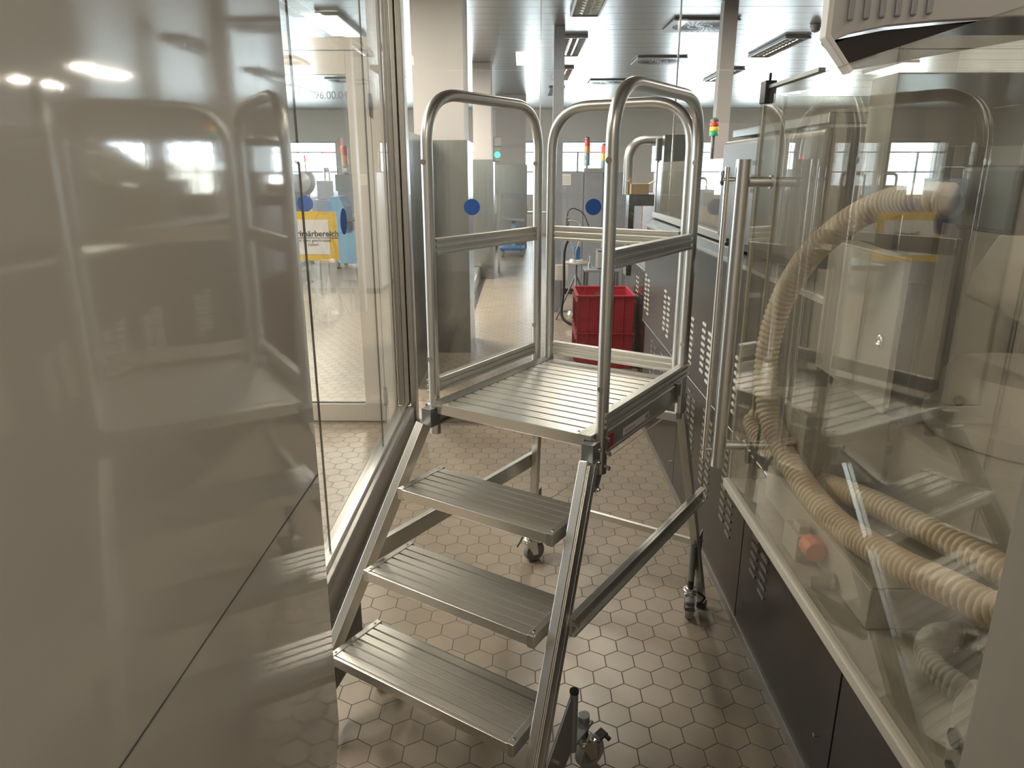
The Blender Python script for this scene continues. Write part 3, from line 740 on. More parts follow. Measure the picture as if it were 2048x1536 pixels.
# dark motor block at the end of the hose
dk = thing('suction_unit', 'dark suction unit where the cream hose ends', 'machine part', (.775, 1.19, 1.615))
MB().bx(-.06,.10,-.10,.04,-.04,.06).build('unit_body', M['black'], dk, bevel=.008)
MB().cyl((-.03,.03,.0),(-.055,.075,.0),.033,n=24).build('hose_socket', M['bracket'], dk, smooth='auto')
MB().cyl((.02,-.03,.06),(.02,-.03,.13),.03,n=24).build('unit_cap', M['grey_dull'], dk, smooth='auto')
# little instrument box left of the drum
ib = thing('instrument_block', 'grey instrument block with small fittings below the switch cabinet', 'machine part', (.70, 1.60, .919))
MB().bx(-.10,.08,-.16,.07,0.10,.25).build('block_body', M['white_dull'], ib, bevel=.006)
MB().bx(-.08,.06,.0,.06,0,.10).build('block_foot', M['grey_dull'], ib, bevel=.004)
m = MB()
for (y, z) in ((-.12,.18),(-.08,.15),(-.02,.19),(.05,.17)): m.cyl((-.10,y,z),(-.125,y,z),.010,n=14)
m.build_each('fitting', M['chrome'], ib, smooth='auto')
MB().sweep(smooth_path([(-.12,-.08,.15),(-.16,-.10,.10),(-.15,-.02,.05),(-.12,.06,.10),(-.12,.05,.17)], .01), .004, 8).build('thin_cable', M['black'], ib, smooth=True)
# long white box on the bed
lb = thing('long_box', 'long cream sheet metal box lying on the machine bed under the hoses', 'box', (.70, 1.32, .919))
MB().bx(-.115,.115,-.26,.27,0,.076).build('box_body', M['white_plastic'], lb, bevel=.003)
MB().bx(-.112,.112,-.257,.267,.0765,.080).build('box_lid', M['white_dull'], lb, bevel=.001)
# valve with orange knob, stub pipe
vl = thing('hand_valve', 'small cream valve with an orange red knob beside the long box', 'valve', (.563, 1.30, .919))
MB().bx(-.018,.016,-.02,.055,.0,.055).bx(-.010,.012,-.005,.03,.055,.07).build('valve_body', M['white_plastic'], vl, bevel=.003)
MB().cyl((.004,-.022,.044),(.004,-.062,.044),.021,n=10).build('valve_knob', M['orange'], vl, bevel=.002, smooth='auto')
sp = thing('stub_pipe', 'short grey stub pipe with a flange in front of the orange valve', 'pipe', (.551, 1.19, .919))
MB().cyl((-.012,0,.012),(.022,-.004,.012),.0105,n=18).build('pipe', M['grey_dull'], sp, smooth='auto')
MB().cyl((.022,-.004,.0165),(.028,-.005,.0165),.0165,n=18).build('pipe_flange', M['steel_dull'], sp, smooth='auto')
# corrugated hoses
def hose(ctrl, r, name, mt, label, pitch=.0128, n=20, cat='hose'):
    path = smooth_path(ctrl, .0016)
    # resample by arc length
    pts = [path[0]]; acc = 0; stp = pitch/6; last = path[0]
    out = [path[0]]
    for p in path[1:]:
        d = (p-last).length
        while d >= stp:
            last = last + (p-last).normalized()*stp; out.append(last.copy()); d = (p-last).length
    rads = [r*(1-.19*(.5-.5*math.cos(2*PI*i/6))**3) for i in range(len(out))]
    return tag(MB().sweep(out, rads, n).build(name, mt, smooth=True), label, cat)
def PXY(px, py, y):   # where a sight line of the photo meets depth y (used only to lay the hoses out)
    t = math.radians(16.555); yw = -math.radians(.84)
    F = Vector((math.sin(yw)*math.cos(t), math.cos(yw)*math.cos(t), -math.sin(t))); Rr = F.cross(Vector((0,0,1))).normalized(); Uu = Rr.cross(F)
    d = F + Rr*((px-1024)/1435.586) - Uu*((py-768)/1435.586)
    return Vector((0,0,CAM_H)) + d*(y/d.y)
HA = [PXY(*p) for p in [(1900,398,1.20),(1850,396,1.24),(1780,405,1.34),(1700,441,1.43),(1622,508,1.52),(1572,584,1.585),(1542,668,1.61),(1531,755,1.61),(1545,850,1.56),(1594,948,1.42),(1668,1040,1.25),(1780,1117,1.06),(1890,1172,.94),(1975,1215,.87),(2060,1260,.81)]] + [Vector((.69,.66,1.00)), Vector((.74,.50,.955))]
hose(HA, .0262, 'corrugated_hose', M['hose'], 'long cream corrugated hose sweeping down from the dark unit in a wide arc')
HB = [PXY(*p) for p in [(1800,868,1.50),(1760,868,1.53),(1680,862,1.60),(1600,850,1.68),(1540,836,1.76),(1508,838,1.79),(1515,868,1.74),(1560,915,1.62),(1640,962,1.46),(1740,1003,1.30),(1850,1058,1.15),(1945,1108,1.05),(2050,1165,.96)]] + [Vector((.80,.80,1.08)), Vector((.86,.62,.96))]
hose(HB, .0255, 'corrugated_hose', M['hose'], 'second cream corrugated hose doubling back in a tight bend behind the long one')
hose([PXY(*p) for p in [(1515,880,1.74),(1545,930,1.66),(1580,965,1.62),(1640,990,1.60),(1700,985,1.62)]], .020, 'corrugated_hose', M['hose_dark'], 'short dark corrugated hose half hidden beneath the cream hoses', .009)
co = []
for i in range(40):
    a = i/39*2*PI*1.6; co.append((.70+.075*math.cos(a), .93+.085*math.sin(a), .935+.018*i/39))
hose(co, .016, 'corrugated_hose', M['hose_grey'], 'grey corrugated hose coiled on the machine bed at the lower right', .009)
# machine head above the guard
mh = thing('overhead_unit', 'striped beige plate with a pale edge above the guard, dark curved band beneath', 'machine part', (.557, 1.45, 1.899))
MB().prism([(0,1.25),(0,.0),(.010,-.004),(.045,.010),(.105,.022),(.195,.030),(.31,.036),(.9,.06),(.9,1.25)], 0, .02, 'y').build('striped_plate', M['pillar'], mh, bevel=.002)
for k in range(6): MB().bx(.03+k*.028, .042+k*.028, -.006, -.0005, .03+k*.002, 1.24).build('reflection_stripe', M['grey_paint'], mh, bevel=.003)  # raised grey stripes stand in for blinds reflected in the plate
MB().prism([(0,-.003),(.049,-.052),(.35,.052),(.9,.20),(.9,.09),(.31,.030),(.195,.024),(.105,.016),(.045,.004),(.010,-.008)], .012, .03, 'y').build('dark_band', M['dark_cab'], mh)
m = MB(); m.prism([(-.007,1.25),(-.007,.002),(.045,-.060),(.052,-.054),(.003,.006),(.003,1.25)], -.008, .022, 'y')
m.build('pale_edge', M['paper'], mh, bevel=.002)  # white colour stands in for daylight catching the plate edge
MB().bx(.35,.9,.03,.5,.12,1.25).build('rear_housing', M['grey_dull'], mh)
# ---------------- second machine behind the glass, crates ----------------
mb_ = thing('low_machine', 'low dark machine housing behind the glass beside the red crates', 'machine', (1.0, 4.80, 0))
MB().bx(.02, .8, 0, 2.6, .03, .88).build('body', M['dark_cab'], mb_)
MB().bx(0, .02, .003, .99, .036, .88).build('side_panel', M['dark_cab'], mb_, bevel=.001)
MB().bx(0, .02, .997, 1.85, .036, .88).build('side_panel', M['dark_cab'], mb_, bevel=.001)
MB().bx(-.006, .03, 0, 2.6, .881, .893).build('top_strip', M['alu'], mb_)
m = MB()
def slots2(m, yc, z0, z1, n):
    for c in (0,):
        for i in range(n):
            z = z1-(z1-z0)*(i+.5)/n; m.bx(-.003, .0, yc+c-.02, yc+c+.02, z-.008, z+.008)
for (q, z0, z1, n) in ((.31, .50, .82, 8), (.39, .50, .82, 8), (1.41, .60, .80, 5), (1.49, .60, .80, 5)):
    m = MB(); slots2(m, q, z0, z1, n); m.build('vent_grille', M['slot'], mb_)
def crate(z, label):
    t = thing('storage_crate', label, 'crate', (.715, 6.35, z), 0, 'red stacking crates')
    W, L, Hh, th = .255, .27, .318, .008
    m = MB()
    m.bx(-W+.012, W-.012, -L+.012, L-.012, 0, .012)
    for s in (-1, 1):
        m.bx(min(s*(W-.012), s*(W-.012-th)), max(s*(W-.012), s*(W-.012-th)), -L+.012, L-.012, .01, Hh)
        m.bx(-W+.012, W-.012, min(s*(L-.012), s*(L-.012-th)), max(s*(L-.012), s*(L-.012-th)), .01, Hh)
    b = m.build('crate_body', M['red'], t, bevel=.002)
    m = MB()
    for s in (-1, 1):
        m.bx(min(s*W, s*(W-.022)), max(s*W, s*(W-.022)), -L, L, Hh-.012, Hh+.004)
        m.bx(-W+.022, W-.022, min(s*L, s*(L-.022)), max(s*L, s*(L-.022)), Hh-.012, Hh+.004)
        m.bx(min(s*W, s*(W-.013)), max(s*W, s*(W-.013)), -L, L, Hh-.06, Hh-.05)
    m.build('rim', M['red'], t, bevel=.002)
    m = MB()
    for x in (-.235, -.15, -.06, .06, .15, .235): m.bx(x-.004, x+.004, -L+.003, -L+.012, .02, Hh-.012)
    for y in (-.2, -.07, .07, .2):
        for s in (-1, 1): m.bx(min(s*(W-.012), s*(W-.003)), max(s*(W-.012), s*(W-.003)), y-.004, y+.004, .02, Hh-.06)
    m.build('ribs', M['red'], t)
    MB().bx(-.05, .05, L-.0215, L-.0200, Hh-.085, Hh-.05).build('grip_hole', M['grey_dull'], t, bevel=.0)
    return t
crate(.002, 'lower red plastic crate on the floor, mostly hidden under the other one')
crate(.326, 'upper red plastic crate, open and empty, stacked beside the low machine')
# ---------------- ceiling lamps and air outlets ----------------
def ceiling_lamp(x, y, L, lit, label, group, rz=0, W=.30):
    t = thing('ceiling_lamp', label, 'ceiling lamp', (x, y, HC), rz, group)
    m = MB(); m.bx(-W/2, W/2, -L/2, -L/2+.02, -.035, -.001).bx(-W/2, W/2, L/2-.02, L/2, -.035, -.001).bx(-W/2, -W/2+.02, -L/2+.02, L/2-.02, -.035, -.001).bx(W/2-.02, W/2, -L/2+.02, L/2-.02, -.035, -.001)
    m.build('lamp_frame', M['grey_paint'], t)
    if lit:
        MB().bx(-W/2+.02, W/2-.02, -L/2+.02, L/2-.02, -.033, -.02).build('lamp_cover', M['tube_lamp'], t)
    else:
        m = MB()
        m.prism([(-W/2+.02,-.005),(-.03,-.030),(-.02,-.005)], -L/2+.02, L/2-.02, 'y').prism([(W/2-.02,-.005),(.03,-.030),(.02,-.005)], -L/2+.02, L/2-.02, 'y')
        n = int(L/.12)
        for i in range(n): yy = -L/2+.02+(L-.04)*(i+.5)/n; m.box((0, yy, -.018), (W-.05, .006, .026), (.3, 0, 0))
        m.build('louvre', M['mirror_louvre'], t)
    return t
UN = 'unlit louvred ceiling lamp over the far hall, '
ceiling_lamp(.62, 7.35, 1.45, 0, UN+'cut by the top edge of the photo', 'louvred ceiling lamps')
ceiling_lamp(.61, 10.0, 1.45, 0, UN+'second in the row above the grey post', 'louvred ceiling lamps')
ceiling_lamp(.63, 12.7, 1.45, 0, UN+'third in the row above the grey post', 'louvred ceiling lamps')
ceiling_lamp(.64, 15.4, 1.45, 0, UN+'farthest in the row above the grey post', 'louvred ceiling lamps')
ceiling_lamp(3.25, 10.1, 1.5, 0, UN+'nearer of the two on the right', 'louvred ceiling lamps')
ceiling_lamp(3.30, 12.9, 1.5, 0, UN+'farther of the two on the right', 'louvred ceiling lamps')
LL = 'lit warm ceiling lamp beyond the left glass, '
lit = [(-1.98, 8.6, LL+'large one nearest the top of the photo'), (-1.96, 10.0, LL+'just behind the largest one'), (-4.35, 14.9, LL+'small one further back left'),
       (-2.3, 5.6, LL+'out of view above the door'), (-6.5, 9.0, LL+'at the far left'), (5.6, 12.0, 'lit warm white ceiling lamp in the far right of the hall'), (7.6, 13.5, 'lit warm white ceiling lamp near the far right corner of the hall')]
for (x, y, lb_) in lit:
    ceiling_lamp(x, y, 1.32, 1, lb_, 'lit ceiling lamps', 0, .24)
    area('lamp_light', (x, y, HC-.05), (0, 0, 0), .2, 1.25, 110, WARM)
# lamps of the near room (above and behind the photographer); first two are unseen, added to brighten camera-facing sides beyond the glass
for (x, y, p, lb_) in ((.62, 5.75, 38, 'added unseen warm fill lamp just behind the corridor glass'), (3.2, 5.75, 38, 'added unseen warm fill lamp over the low dark machine'), (-.0, -1.4, 21, 'lit warm ceiling lamp over the spot where the photographer stands'), (-2.1, 3.0, 90, 'lit warm ceiling lamp left of the side glass, above the door'), (-2.1, 1.0, 22, 'lit warm ceiling lamp behind the off-white panel'), (1.6, .6, 7, 'lit warm ceiling lamp over the guarded machine')):
    ceiling_lamp(x, y, 1.32, 1, lb_, 'near room lamps', 0, .24)
    area('lamp_light', (x, y, HC-.05), (0, 0, 0), .2, 1.25, p, WARM)
sd = thing('smoke_detector', 'small round smoke detector on the ceiling above the guard', 'smoke detector', (3.21, 8.725, HC))
MB().lathe([(.06,-.025),(.065,-.001)], (0,0,0), 24).build('detector_base', M['grey_paint'], sd, smooth='auto')
MB().lathe([(.02,-.075),(.045,-.06),(.05,-.0255)], (0,0,0), 24).build('detector_head', M['grey_paint'], sd, smooth='auto')
def diffuser(x, y, W, label):
    t = thing('air_outlet', label, 'air outlet', (x, y, HC), 0, 'swirl air outlets in the ceiling')
    MB().bx(-W/2, W/2, -W/2, W/2, -.022, -.001).build('outlet_plate', M['grey_paint'], t, bevel=.004)
    m = MB()
    for k in range(28):
        a = 2*PI*k/28
        m.box((math.cos(a)*W*.31, math.sin(a)*W*.31, -.023), (W*.24, .012, .003), (0, 0, a+.35))
        if k % 2: m.box((math.cos(a)*W*.12, math.sin(a)*W*.12, -.023), (W*.10, .010, .003), (0, 0, a+.35))
    m.build('swirl_slots', M['black'], t)
diffuser(1.93, 8.68, .70, 'square swirl air outlet in the ceiling, largest and nearest')
diffuser(1.95, 11.3, .70, 'square swirl air outlet in the ceiling, middle one above the round rail')
diffuser(1.5, 13.9, .66, 'square swirl air outlet in the ceiling, small one behind the ladder rail')
diffuser(-3.05, 10.95, .66, 'square swirl air outlet seen through the left glass, nearer one')
diffuser(-3.10, 13.6, .66, 'square swirl air outlet seen through the left glass, farther one')
def stack_light(x, y, z, cols, label, pole=.25, r=.035, h=.07, base='box', sticker=None):
    t = thing('signal_tower', label, 'signal light', (x, y, z-pole))
    MB().cyl((0,0,0),(0,0,.02),r*1.2).cyl((0,0,.02),(0,0,pole),r*.35).build('pole', M['bracket'], t, smooth='auto')
    zz = pole
    for c in cols:
        MB().lathe([(r,0),(r,h-.006),(r*.9,h-.001)], (0,0,zz), 20).build('lens', M[c], t, smooth='auto'); zz += h
    MB().lathe([(r*.95,0),(r*.95,.015),(r*.4,.03)], (0,0,zz), 20).build('cap', M['bracket'], t, smooth='auto')
    return t
stack_light(.858, 10.1, 1.73, ['lens_teal','lens_teal','lens_orange','lens_red'], 'signal tower with orange and red lenses standing on the grey cabinets', .085, .038, .085)
stack_light(1.13, 10.5, 1.70, ['lens_teal','lens_yellow','lit_red'], 'signal tower with lit red lamp behind the front right guard rail', .055, .042, .10)
stack_light(1.50, 6.0, 1.93, ['lens_green','lens_yellow','lens_red'], 'small green yellow red signal tower right of the ladder', .435, .034, .035)
stack_light(-3.95, 13.5, 1.70, ['lens_yellow','lit_red'], 'signal tower with lit red lamp seen through the left door glass', 1.70, .05, .11)
stack_light(-3.31, 13.92, 1.64, ['white_plastic','lens_orange','lens_red'], 'pale orange signal tower seen through the left door glass', .04, .06, .15)
# green lamp on a short arm beside the second pillar
t = thing('indicator_lamp', 'green lit indicator lamp on a bracket beside the steel pillar', 'signal light', (-.455, 11.6, 1.80))
MB().bx(0,.13,-.02,.02,.22,.36).bx(.0,.10,-.02,.02,.0,.22).build('lamp_housing', M['bracket'], t, bevel=.01)
MB().cyl((.06,-.02,.10),(.06,-.045,.10),.045,n=20).build('green_lens', M['lit_green'], t, smooth='auto')

# ---------------- far middle: grey cabinets, tripod, device ----------------
fc = thing('grey_cabinet', 'row of tall cool grey machine cabinets behind the corridor glass', 'cabinet', (.88, 10.4, 0))
for k, (a, b) in enumerate(((-.50,-.06),(-.055,.20),(.205,.55))):
    c = MB().bx(a, b, -.35, .35, .08, 1.645).build('cabinet_door' if k else 'cabinet_body', M['cool_grey'], fc, bevel=.004)
MB().bx(-.48, .53, -.33, .33, 0, .08).build('base', M['black'], fc)
ps = MB().bx(-.37, -.235, -.352, -.3505, 1.48, 1.625).build('notice_sheet', M['paper'], fc)
m = MB()
for k in range(6): m.bx(-.355, -.25, -.3528, -.3522, 1.50+k*.018, 1.504+k*.018)
m.build_each('print', M['ink_grey'], ps)
MB().bx(-.06, .25, -.35, -.1, 1.646, 1.70).build('top_box', M['grey_paint'], fc, bevel=.003)
cd2 = thing('wide_cabinet', 'second grey cabinet with bottles and dark switchgear behind the front right rail', 'cabinet', (1.9, 9.6, 0))
MB().bx(-.40, .7, -.3, .3, .08, 1.42).build('cabinet_body', M['cool_grey'], cd2, bevel=.004)
MB().bx(-.36, .66, -.28, .28, 0, .08).build('base', M['black'], cd2)
m = MB()
for k in range(8): m.bx(-.405, -.385, -.31, -.30, .75+k*.075, .79+k*.075)
m.build_each('louvre', M['orange'], cd2)
MB().bx(-.30, -.02, -.312, -.301, .80, 1.10).build('switchgear', M['black'], cd2, bevel=.004)
MB().bx(.05, .6, -.312, -.301, .85, 1.30).build('front_plate', M['grey_paint'], cd2, bevel=.004)
cbx = thing('cardboard_box', 'small open cardboard box lying on top of the far machine', 'box', (.86, 5.55, 1.50))
MB().bx(-.06,.07,-.05,.05,0,.075).build('box_body', M['cardboard'], cbx, bevel=.001)
MB().box((.09,0,.08),(.06,.10,.004),(0,-.5,0)).box((-.07,0,.085),(.03,.10,.004),(0,.7,0)).build_each('flap', M['cardboard'], cbx)
# frame carrying box, tube duct and hood behind the glass on the low machine
fm = thing('exhaust_frame', 'grey machine tower with a bent steel exhaust tube behind the corridor glass', 'machine', (1.10, 5.6, .895))
MB().bx(-.095, .5, -.1, .6, 0, .60).build('tower_body', M['cool_grey'], fm, bevel=.004)
MB().bx(-.31, -.10, -.08, .08, .52, .60).build('side_shelf', M['steel'], fm, bevel=.004)
MB().bx(-.31,-.27,-.08,.08,-.0,.52).build('shelf_leg', M['steel'], fm)
MB().sweep(bend([(-.305,.06,.60),(-.305,.06,.985),(.20,.06,.985)], .13, 10), .036, 20).build('exhaust_tube', M['tube'], fm, smooth='auto')
MB().bx(-.06, .17, -.02, .50, .76, 1.025).build('hood_sheet', M['steel'], fm, bevel=.004)
MB().bx(-.06, .30, .1, .36, .60, .76).build('window_block', M['grey_paint'], fm, bevel=.004)
MB().cyl((.12,-.021,.95),(.12,-.026,.95),.01,n=12).cyl((.0,-.021,.90),(.0,-.026,.90),.006,n=10).build_each('screw', M['chrome'], fm)
# tripod stand with round plate
tp = thing('tripod_stand', 'black tripod stand with a round pale plate and hoses in front of the grey cabinets', 'stand', (.60, 8.1, 0))
MB().lathe([(.145,.672),(.150,.676),(.150,.684),(.145,.688)], (0,0,0), 36).build('round_plate', M['white_plastic'], tp, smooth='auto')
MB().lathe([(.075,.688),(.075,.712),(.070,.716)], (0,0,0), 28).build('flange_ring', M['paper'], tp, smooth='auto')
MB().cyl((0,0,.71),(0,0,.86),.045,n=24).build('motor', M['blue_dark'], tp, smooth='auto')
MB().cyl((0,0,.25),(0,0,.675),.014).build('stand_column', M['bracket'], tp, smooth='auto')
for a in (.4, 2.5, 4.6): MB().cyl((0,0,.55),(.26*math.cos(a),.26*math.sin(a),.0),.011).build('leg', M['bracket'], tp, smooth='auto')
MB().lathe([(.09,.06),(.10,.10),(.08,.14),(.05,.15)], (0,0,0), 20).build('lower_hub', M['chrome'], tp, smooth='auto')
def hose_s(ctrl, r, mt, name, label, cat='hose'):
    return tag(MB().sweep(smooth_path(ctrl, .02), r, 10).build(name, M[mt], smooth=True), label, cat)
hose_s([(.50,8.0,.95),(.46,8.0,.80),(.46,7.98,.40),(.44,7.95,.12),(.52,7.9,.03),(.58,7.88,.03),(.63,7.92,.03)], .016, 'black', 'black_hose', 'thick black hose hanging beside the tripod stand and curling on the floor')
hose_s([(.58,8.0,.72),(.55,8.0,.82),(.50,8.02,.95),(.47,8.05,1.0)], .009, 'white_plastic', 'air_hose', 'thin pale hose rising left from the round plate')
hose_s([(.58,8.0,.72),(.585,8.0,.82),(.63,8.02,.95),(.62,8.05,1.10),(.55,8.06,1.14),(.50,8.06,1.14)], .009, 'white_plastic', 'air_hose', 'thin pale hose looping right above the round plate')
hose_s([(.49,8.1,1.14),(.50,8.1,1.24),(.56,8.1,1.27),(.66,8.1,1.22),(.72,8.1,1.10),(.74,8.1,1.03)], .006, 'black', 'air_hose', 'thin black cable arching in front of the grey cabinets')
dg = thing('pressure_regulator', 'small dark regulator block between the thin hoses', 'regulator', (.49, 8.1, 1.09))
MB().bx(-.022,.022,-.02,.02,0,.09).build('regulator_body', M['bracket'], dg, bevel=.006)
MB().cyl((0,0,-.04),(0,0,0),.012).cyl((.02,0,.05),(.07,0,.05),.009).build_each('regulator_port', M['black'], dg, smooth='auto')
dv = thing('dosing_device', 'steel dosing device on a small table right of the tripod stand', 'machine', (.86, 7.75, 0))
MB().bx(-.20,.16,-.16,.16,.64,.665).build('table_top', M['cool_grey'], dv, bevel=.003)
for (x, y) in ((-.18,-.14),(.14,-.14),(-.18,.14),(.14,.14)): MB().bx(x-.015,x+.015,y-.015,y+.015,0,.64).build('table_leg', M['bracket'], dv)
MB().bx(-.07,.10,-.10,.10,.666,.86).build('device_body', M['cool_grey'], dv, bevel=.006)
MB().bx(-.065,-.03,-.115,-.1,.68,.84).bx(-.09,.08,-.11,-.09,.86,.875).build('front_plate', M['white_plastic'], dv, bevel=.002)
MB().bx(-.02,.07,-.07,.07,.875,1.02).build('device_head', M['grey_paint'], dv, bevel=.004)
MB().cyl((-.14,0,.666),(-.14,0,.72),.02).cyl((-.14,0,.72),(-.14,0,.80),.008).build_each('nozzle', M['chrome'], dv, smooth='auto')
gv = thing('grille_plate', 'white slatted grille plate behind the tripod stand', 'grille', (.46, 8.5, .42))
m = MB(); m.bx(-.075,.075,0,.01,0,.19)
for k in range(9): m.bx(-.07,.07,-.006,0,.008+k*.02,.018+k*.02)
m.build('slats', M['paper'], gv); MB().bx(-.01,.01,.01,.03,-.42,.0).build('post', M['bracket'], gv)
# blue trolley
tl = thing('tool_trolley', 'blue trolley on casters with a slanted tray at the end of the corridor', 'trolley', (-.20, 14.9, 0))
MB().bx(-.26,.24,-.3,.3,.13,.18).build('lower_deck', M['blue_dark'], tl, bevel=.01)
MB().box((0,0,.73),(.44,.5,.03),(0,.12,0)).build('tray', M['grey_paint'], tl, bevel=.004)
MB().bx(-.03,.05,-.03,.03,.18,.72).build('column', M['blue_paint'], tl, bevel=.004)
for (x, y) in ((-.2,-.25),(.18,-.25),(-.2,.25),(.18,.25)):
    MB().cyl((x-.015,y,.05),(x+.015,y,.05),.05).bx(x-.02,x+.02,y-.02,y+.02,.06,.13).build_each('caster', M['rubber'], tl, smooth='auto')
# packing table with boxes behind the trolley
pt = thing('packing_table', 'long low table with a bright edge behind the blue trolley', 'table', (-.3, 16.0+1.2, 0))
MB().bx(-.4,1.0,-.25,.25,.72,.75).build('table_top', M['paper'], pt, bevel=.003)
for x in (-.36,.96):
    for y in (-.2,.2): MB().bx(x-.02,x+.02,y-.02,y+.02,0,.72).build('leg', M['steel_dull'], pt)
for k, (x, z, w_, h_, lb_) in enumerate(((-.42,.751,.32,.20,'low open cardboard box at the left end of the packing table'), (-.02,.751,.26,.09,'flat cardboard box at the middle of the packing table'))):
    q = thing('cardboard_box', lb_, 'box', (x, 17.2, z), 0, 'boxes on the packing table')
    m = MB(); m.bx(-w_/2,w_/2,-.12,.12,0,.01)
    for s in (-1,1): m.bx(min(s*w_/2,s*(w_/2-.008)),max(s*w_/2,s*(w_/2-.008)),-.12,.12,.01,h_).bx(-w_/2+.008,w_/2-.008,min(s*.12,s*.112),max(s*.12,s*.112),.01,h_)
    m.build('box_body', M['cardboard'], q)
    MB().box((0,-.15,h_-.02),(w_*.95,.06,.004),(.6,0,0)).build_each('flap', M['cardboard'], q)
st_ = thing('steel_stanchion', 'slim bright steel post beside the second steel pillar', 'post', (-.40, 12.3, 0))
MB().bx(-.02,.02,-.02,.02,0,1.28).build('post', M['alu'], st_, bevel=.003); MB().bx(-.06,.02,-.03,.03,1.28,1.31).bx(-.06,-.04,-.03,.03,.98,1.28).build_each('post_bracket', M['alu'], st_, bevel=.002)

# ---------------- left room seen through the door glass ----------------
bm_ = thing('blue_machine', 'light blue floor machine with angled hood behind the glass door', 'machine', (-3.15, 13.0, 0))
MB().prism([(-.16,.62),(.50,.62),(.42,.14),(.18,.10),(-.12,.12)], -.35, .35, 'y').build('lower_body', M['blue_paint'], bm_, bevel=.008)
MB().prism([(-.22,.62),(.06,.62),(.06,1.06),(-.02,1.24),(-.16,1.24),(-.22,1.1)], -.30, .30, 'y').build('upper_body', M['blue_paint'], bm_, bevel=.008)
MB().bx(.08,.50,-.30,.30,.82,.85).build('feed_table', M['steel'], bm_, bevel=.003)
MB().bx(.25,.29,-.02,.02,.62,.82).build('table_post', M['steel_dull'], bm_)
for (x, y) in ((-.10,-.25),(.38,-.25),(-.10,.25),(.38,.25)): MB().cyl((x,y,.03),(x,y,.13),.015).cyl((x,y,0),(x,y,.03),.04).build('foot', M['black'], bm_, smooth='auto')
MB().sweep(smooth_path([(-.17,-.31,.9),(-.25,-.33,.6),(-.20,-.34,.3),(-.1,-.34,.2)], .03), .008, 8).build('hanging_cable', M['white_plastic'], bm_, smooth=True)
hp = thing('hopper_machine', 'grey round hopper on a tilted arm behind the glass door', 'machine', (-3.45, 11.6, 0))
MB().bx(-.3,.28,-.3,.3,.85,.90).build('table_top', M['white_plastic'], hp, bevel=.004)
for (x,y) in ((-.27,-.25),(.25,-.25),(-.27,.25),(.25,.25)): MB().cyl((x,y,0),(x,y,.85),.02).build('leg', M['chrome'], hp, smooth='auto')
MB().lathe([(.05,-.14),(.16,-.10),(.215,0),(.16,.10),(.05,.14)], (0,0,1.50), 32, Matrix.Rotation(PI/2,3,'X')).build('hopper_drum', M['cool_grey'], hp, smooth='auto')
MB().bar((.10,.0,.95),(-.05,.05,1.80),.10,.06,(0,1,0)).build('arm', M['cardboard'], hp, bevel=.004)
MB().prism([(-.12,1.72),(.14,1.62),(.18,1.75),(.0,1.80)], -.1, .1, 'y').build('hopper_flap', M['grey_paint'], hp)
cv = thing('conveyor_table', 'low steel conveyor table on round feet left of the blue machine', 'table', (-3.5, 10.6, 0))
MB().bx(-.6,.25,-.3,.62,.30,.38).build('table_bed', M['steel'], cv, bevel=.004)
for (x,y) in ((-.5,-.2),(.18,-.2),(.18,.55),(-.5,.55)): MB().cyl((x,y,.02),(x,y,.3),.02).cyl((x,y,0),(x,y,.02),.06).build('foot', M['chrome'], cv, smooth='auto')
rb_ = thing('red_machine', 'tall red bottle shaped machine cover with pale pipe behind the glass door', 'machine', (-2.95, 12.1+1.6, 0))
MB().lathe([(.10,.9),(.13,1.0),(.14,1.45),(.12,1.58),(.05,1.68),(.02,1.72)], (.25,0,0), 24).build('cover', M['pink'], rb_, smooth='auto')
MB().cyl((.05,0,.85),(.05,0,1.4),.045).build('pale_pipe', M['white_plastic'], rb_, smooth='auto')
MB().bx(-.1,.45,-.2,.2,0,.9).build('pedestal', M['steel'], rb_, bevel=.006)
MB().bx(-.55,.10,.15,.3,1.30,1.60).bx(-.50,.0,.1,.15,.9,1.30).build('instrument_panel', M['cool_grey'], rb_, bevel=.006)
gc = thing('grey_locker', 'pale blue grey machine cabinet on casters behind the door frame', 'cabinet', (-1.76, 11.1, 0))
MB().bx(-.27,.35,-.2,.4,.20,1.68).build('cabinet_body', mat('pale blue grey paint', (.50,.56,.66), .4, .1, bump=.05), gc, bevel=.006)
MB().bx(-.29,.37,-.22,.42,.17,.20).build('plinth_frame', M['white_plastic'], gc, bevel=.004)
for (x,y) in ((-.2,-.15),(.3,-.15),(-.2,.35),(.3,.35)): MB().cyl((x-.02,y,.05),(x+.02,y,.05),.05).bx(x-.02,x+.02,y-.02,y+.02,.06,.17).build_each('caster', M['black'], gc, smooth='auto')
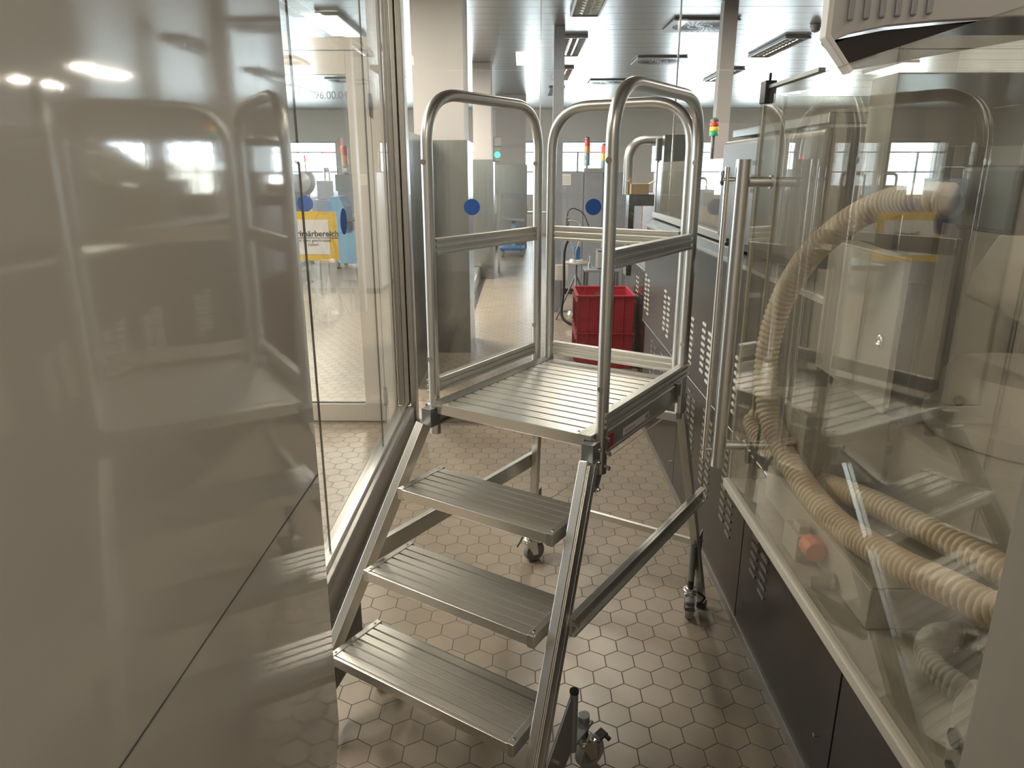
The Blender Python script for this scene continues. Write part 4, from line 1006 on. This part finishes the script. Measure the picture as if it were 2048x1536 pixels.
sp_ = [(-.165+.035*math.cos(a*.5), -.25+.035*math.sin(a*.5), 1.58-a*.0056) for a in range(0, 186)]
coil = MB().sweep(sp_, .007, 7).build('coiled_hose', mat('brown orange tube', (.62,.36,.24), .4, bump=.05), gc, smooth=True)
# tall cabinets along the far wall, under the windows
rr = random.Random(3)
labels = ['first', 'second', 'third', 'fourth', 'fifth', 'sixth', 'seventh', 'eighth', 'ninth', 'tenth']
spots = [(-8.8,17.5,1.2,1.5,'grey_paint'),(-7.0,16.8,1.0,1.35,'cool_grey'),(-5.4,17.6,.9,1.7,'steel'),(-4.35,16.9,.7,1.45,'cool_grey'),(-2.4,17.4,.8,1.25,'white_plastic'),(1.75,16.6,1.2,1.35,'cool_grey'),(3.3,15.5,.9,1.6,'steel'),(4.7,16.5,1.1,1.35,'grey_paint'),(6.4,15.0,1.2,1.5,'cool_grey'),(8.4,16.0,1.3,1.4,'steel')]
where = ['at the far left of the hall','left of the small lit signal tower','behind the grey hopper','behind the pale signal tower','left of the steel pillars','behind the tall grey cabinets','right of the tall grey cabinets','under the right hand windows','behind the pale post on the right','at the far right of the hall']
for (x, y, w_, h_, mm_), wh in zip(spots, where):
    t = thing('process_machine', 'distant process machine below the windows, '+wh, 'machine', (x, y, 0))
    MB().bx(-w_/2, w_/2, -.4, .4, .08, h_*.72).build('lower_body', M[mm_], t, bevel=.01)
    MB().bx(-w_/2+.08, w_/2-.25, -.3, .3, h_*.72, h_).build('upper_body', M['cool_grey'], t, bevel=.01)
    MB().bx(w_/2-.20, w_/2-.05, -.42, -.40, h_*.4, h_*.66).build('control_panel', M['black'], t)
    for sx_ in (-1, 1): MB().cyl((sx_*(w_/2-.1),-.3,0),(sx_*(w_/2-.1),-.3,.08),.04).build('foot', M['black'], t)
    MB().sweep(bend([(-w_/2+.2,0,h_),(-w_/2+.2,0,h_+.25),(w_/2-.4,0,h_+.25),(w_/2-.4,0,h_)], .1, 6), .03, 10).build('pipe', M['chrome'], t, smooth='auto')
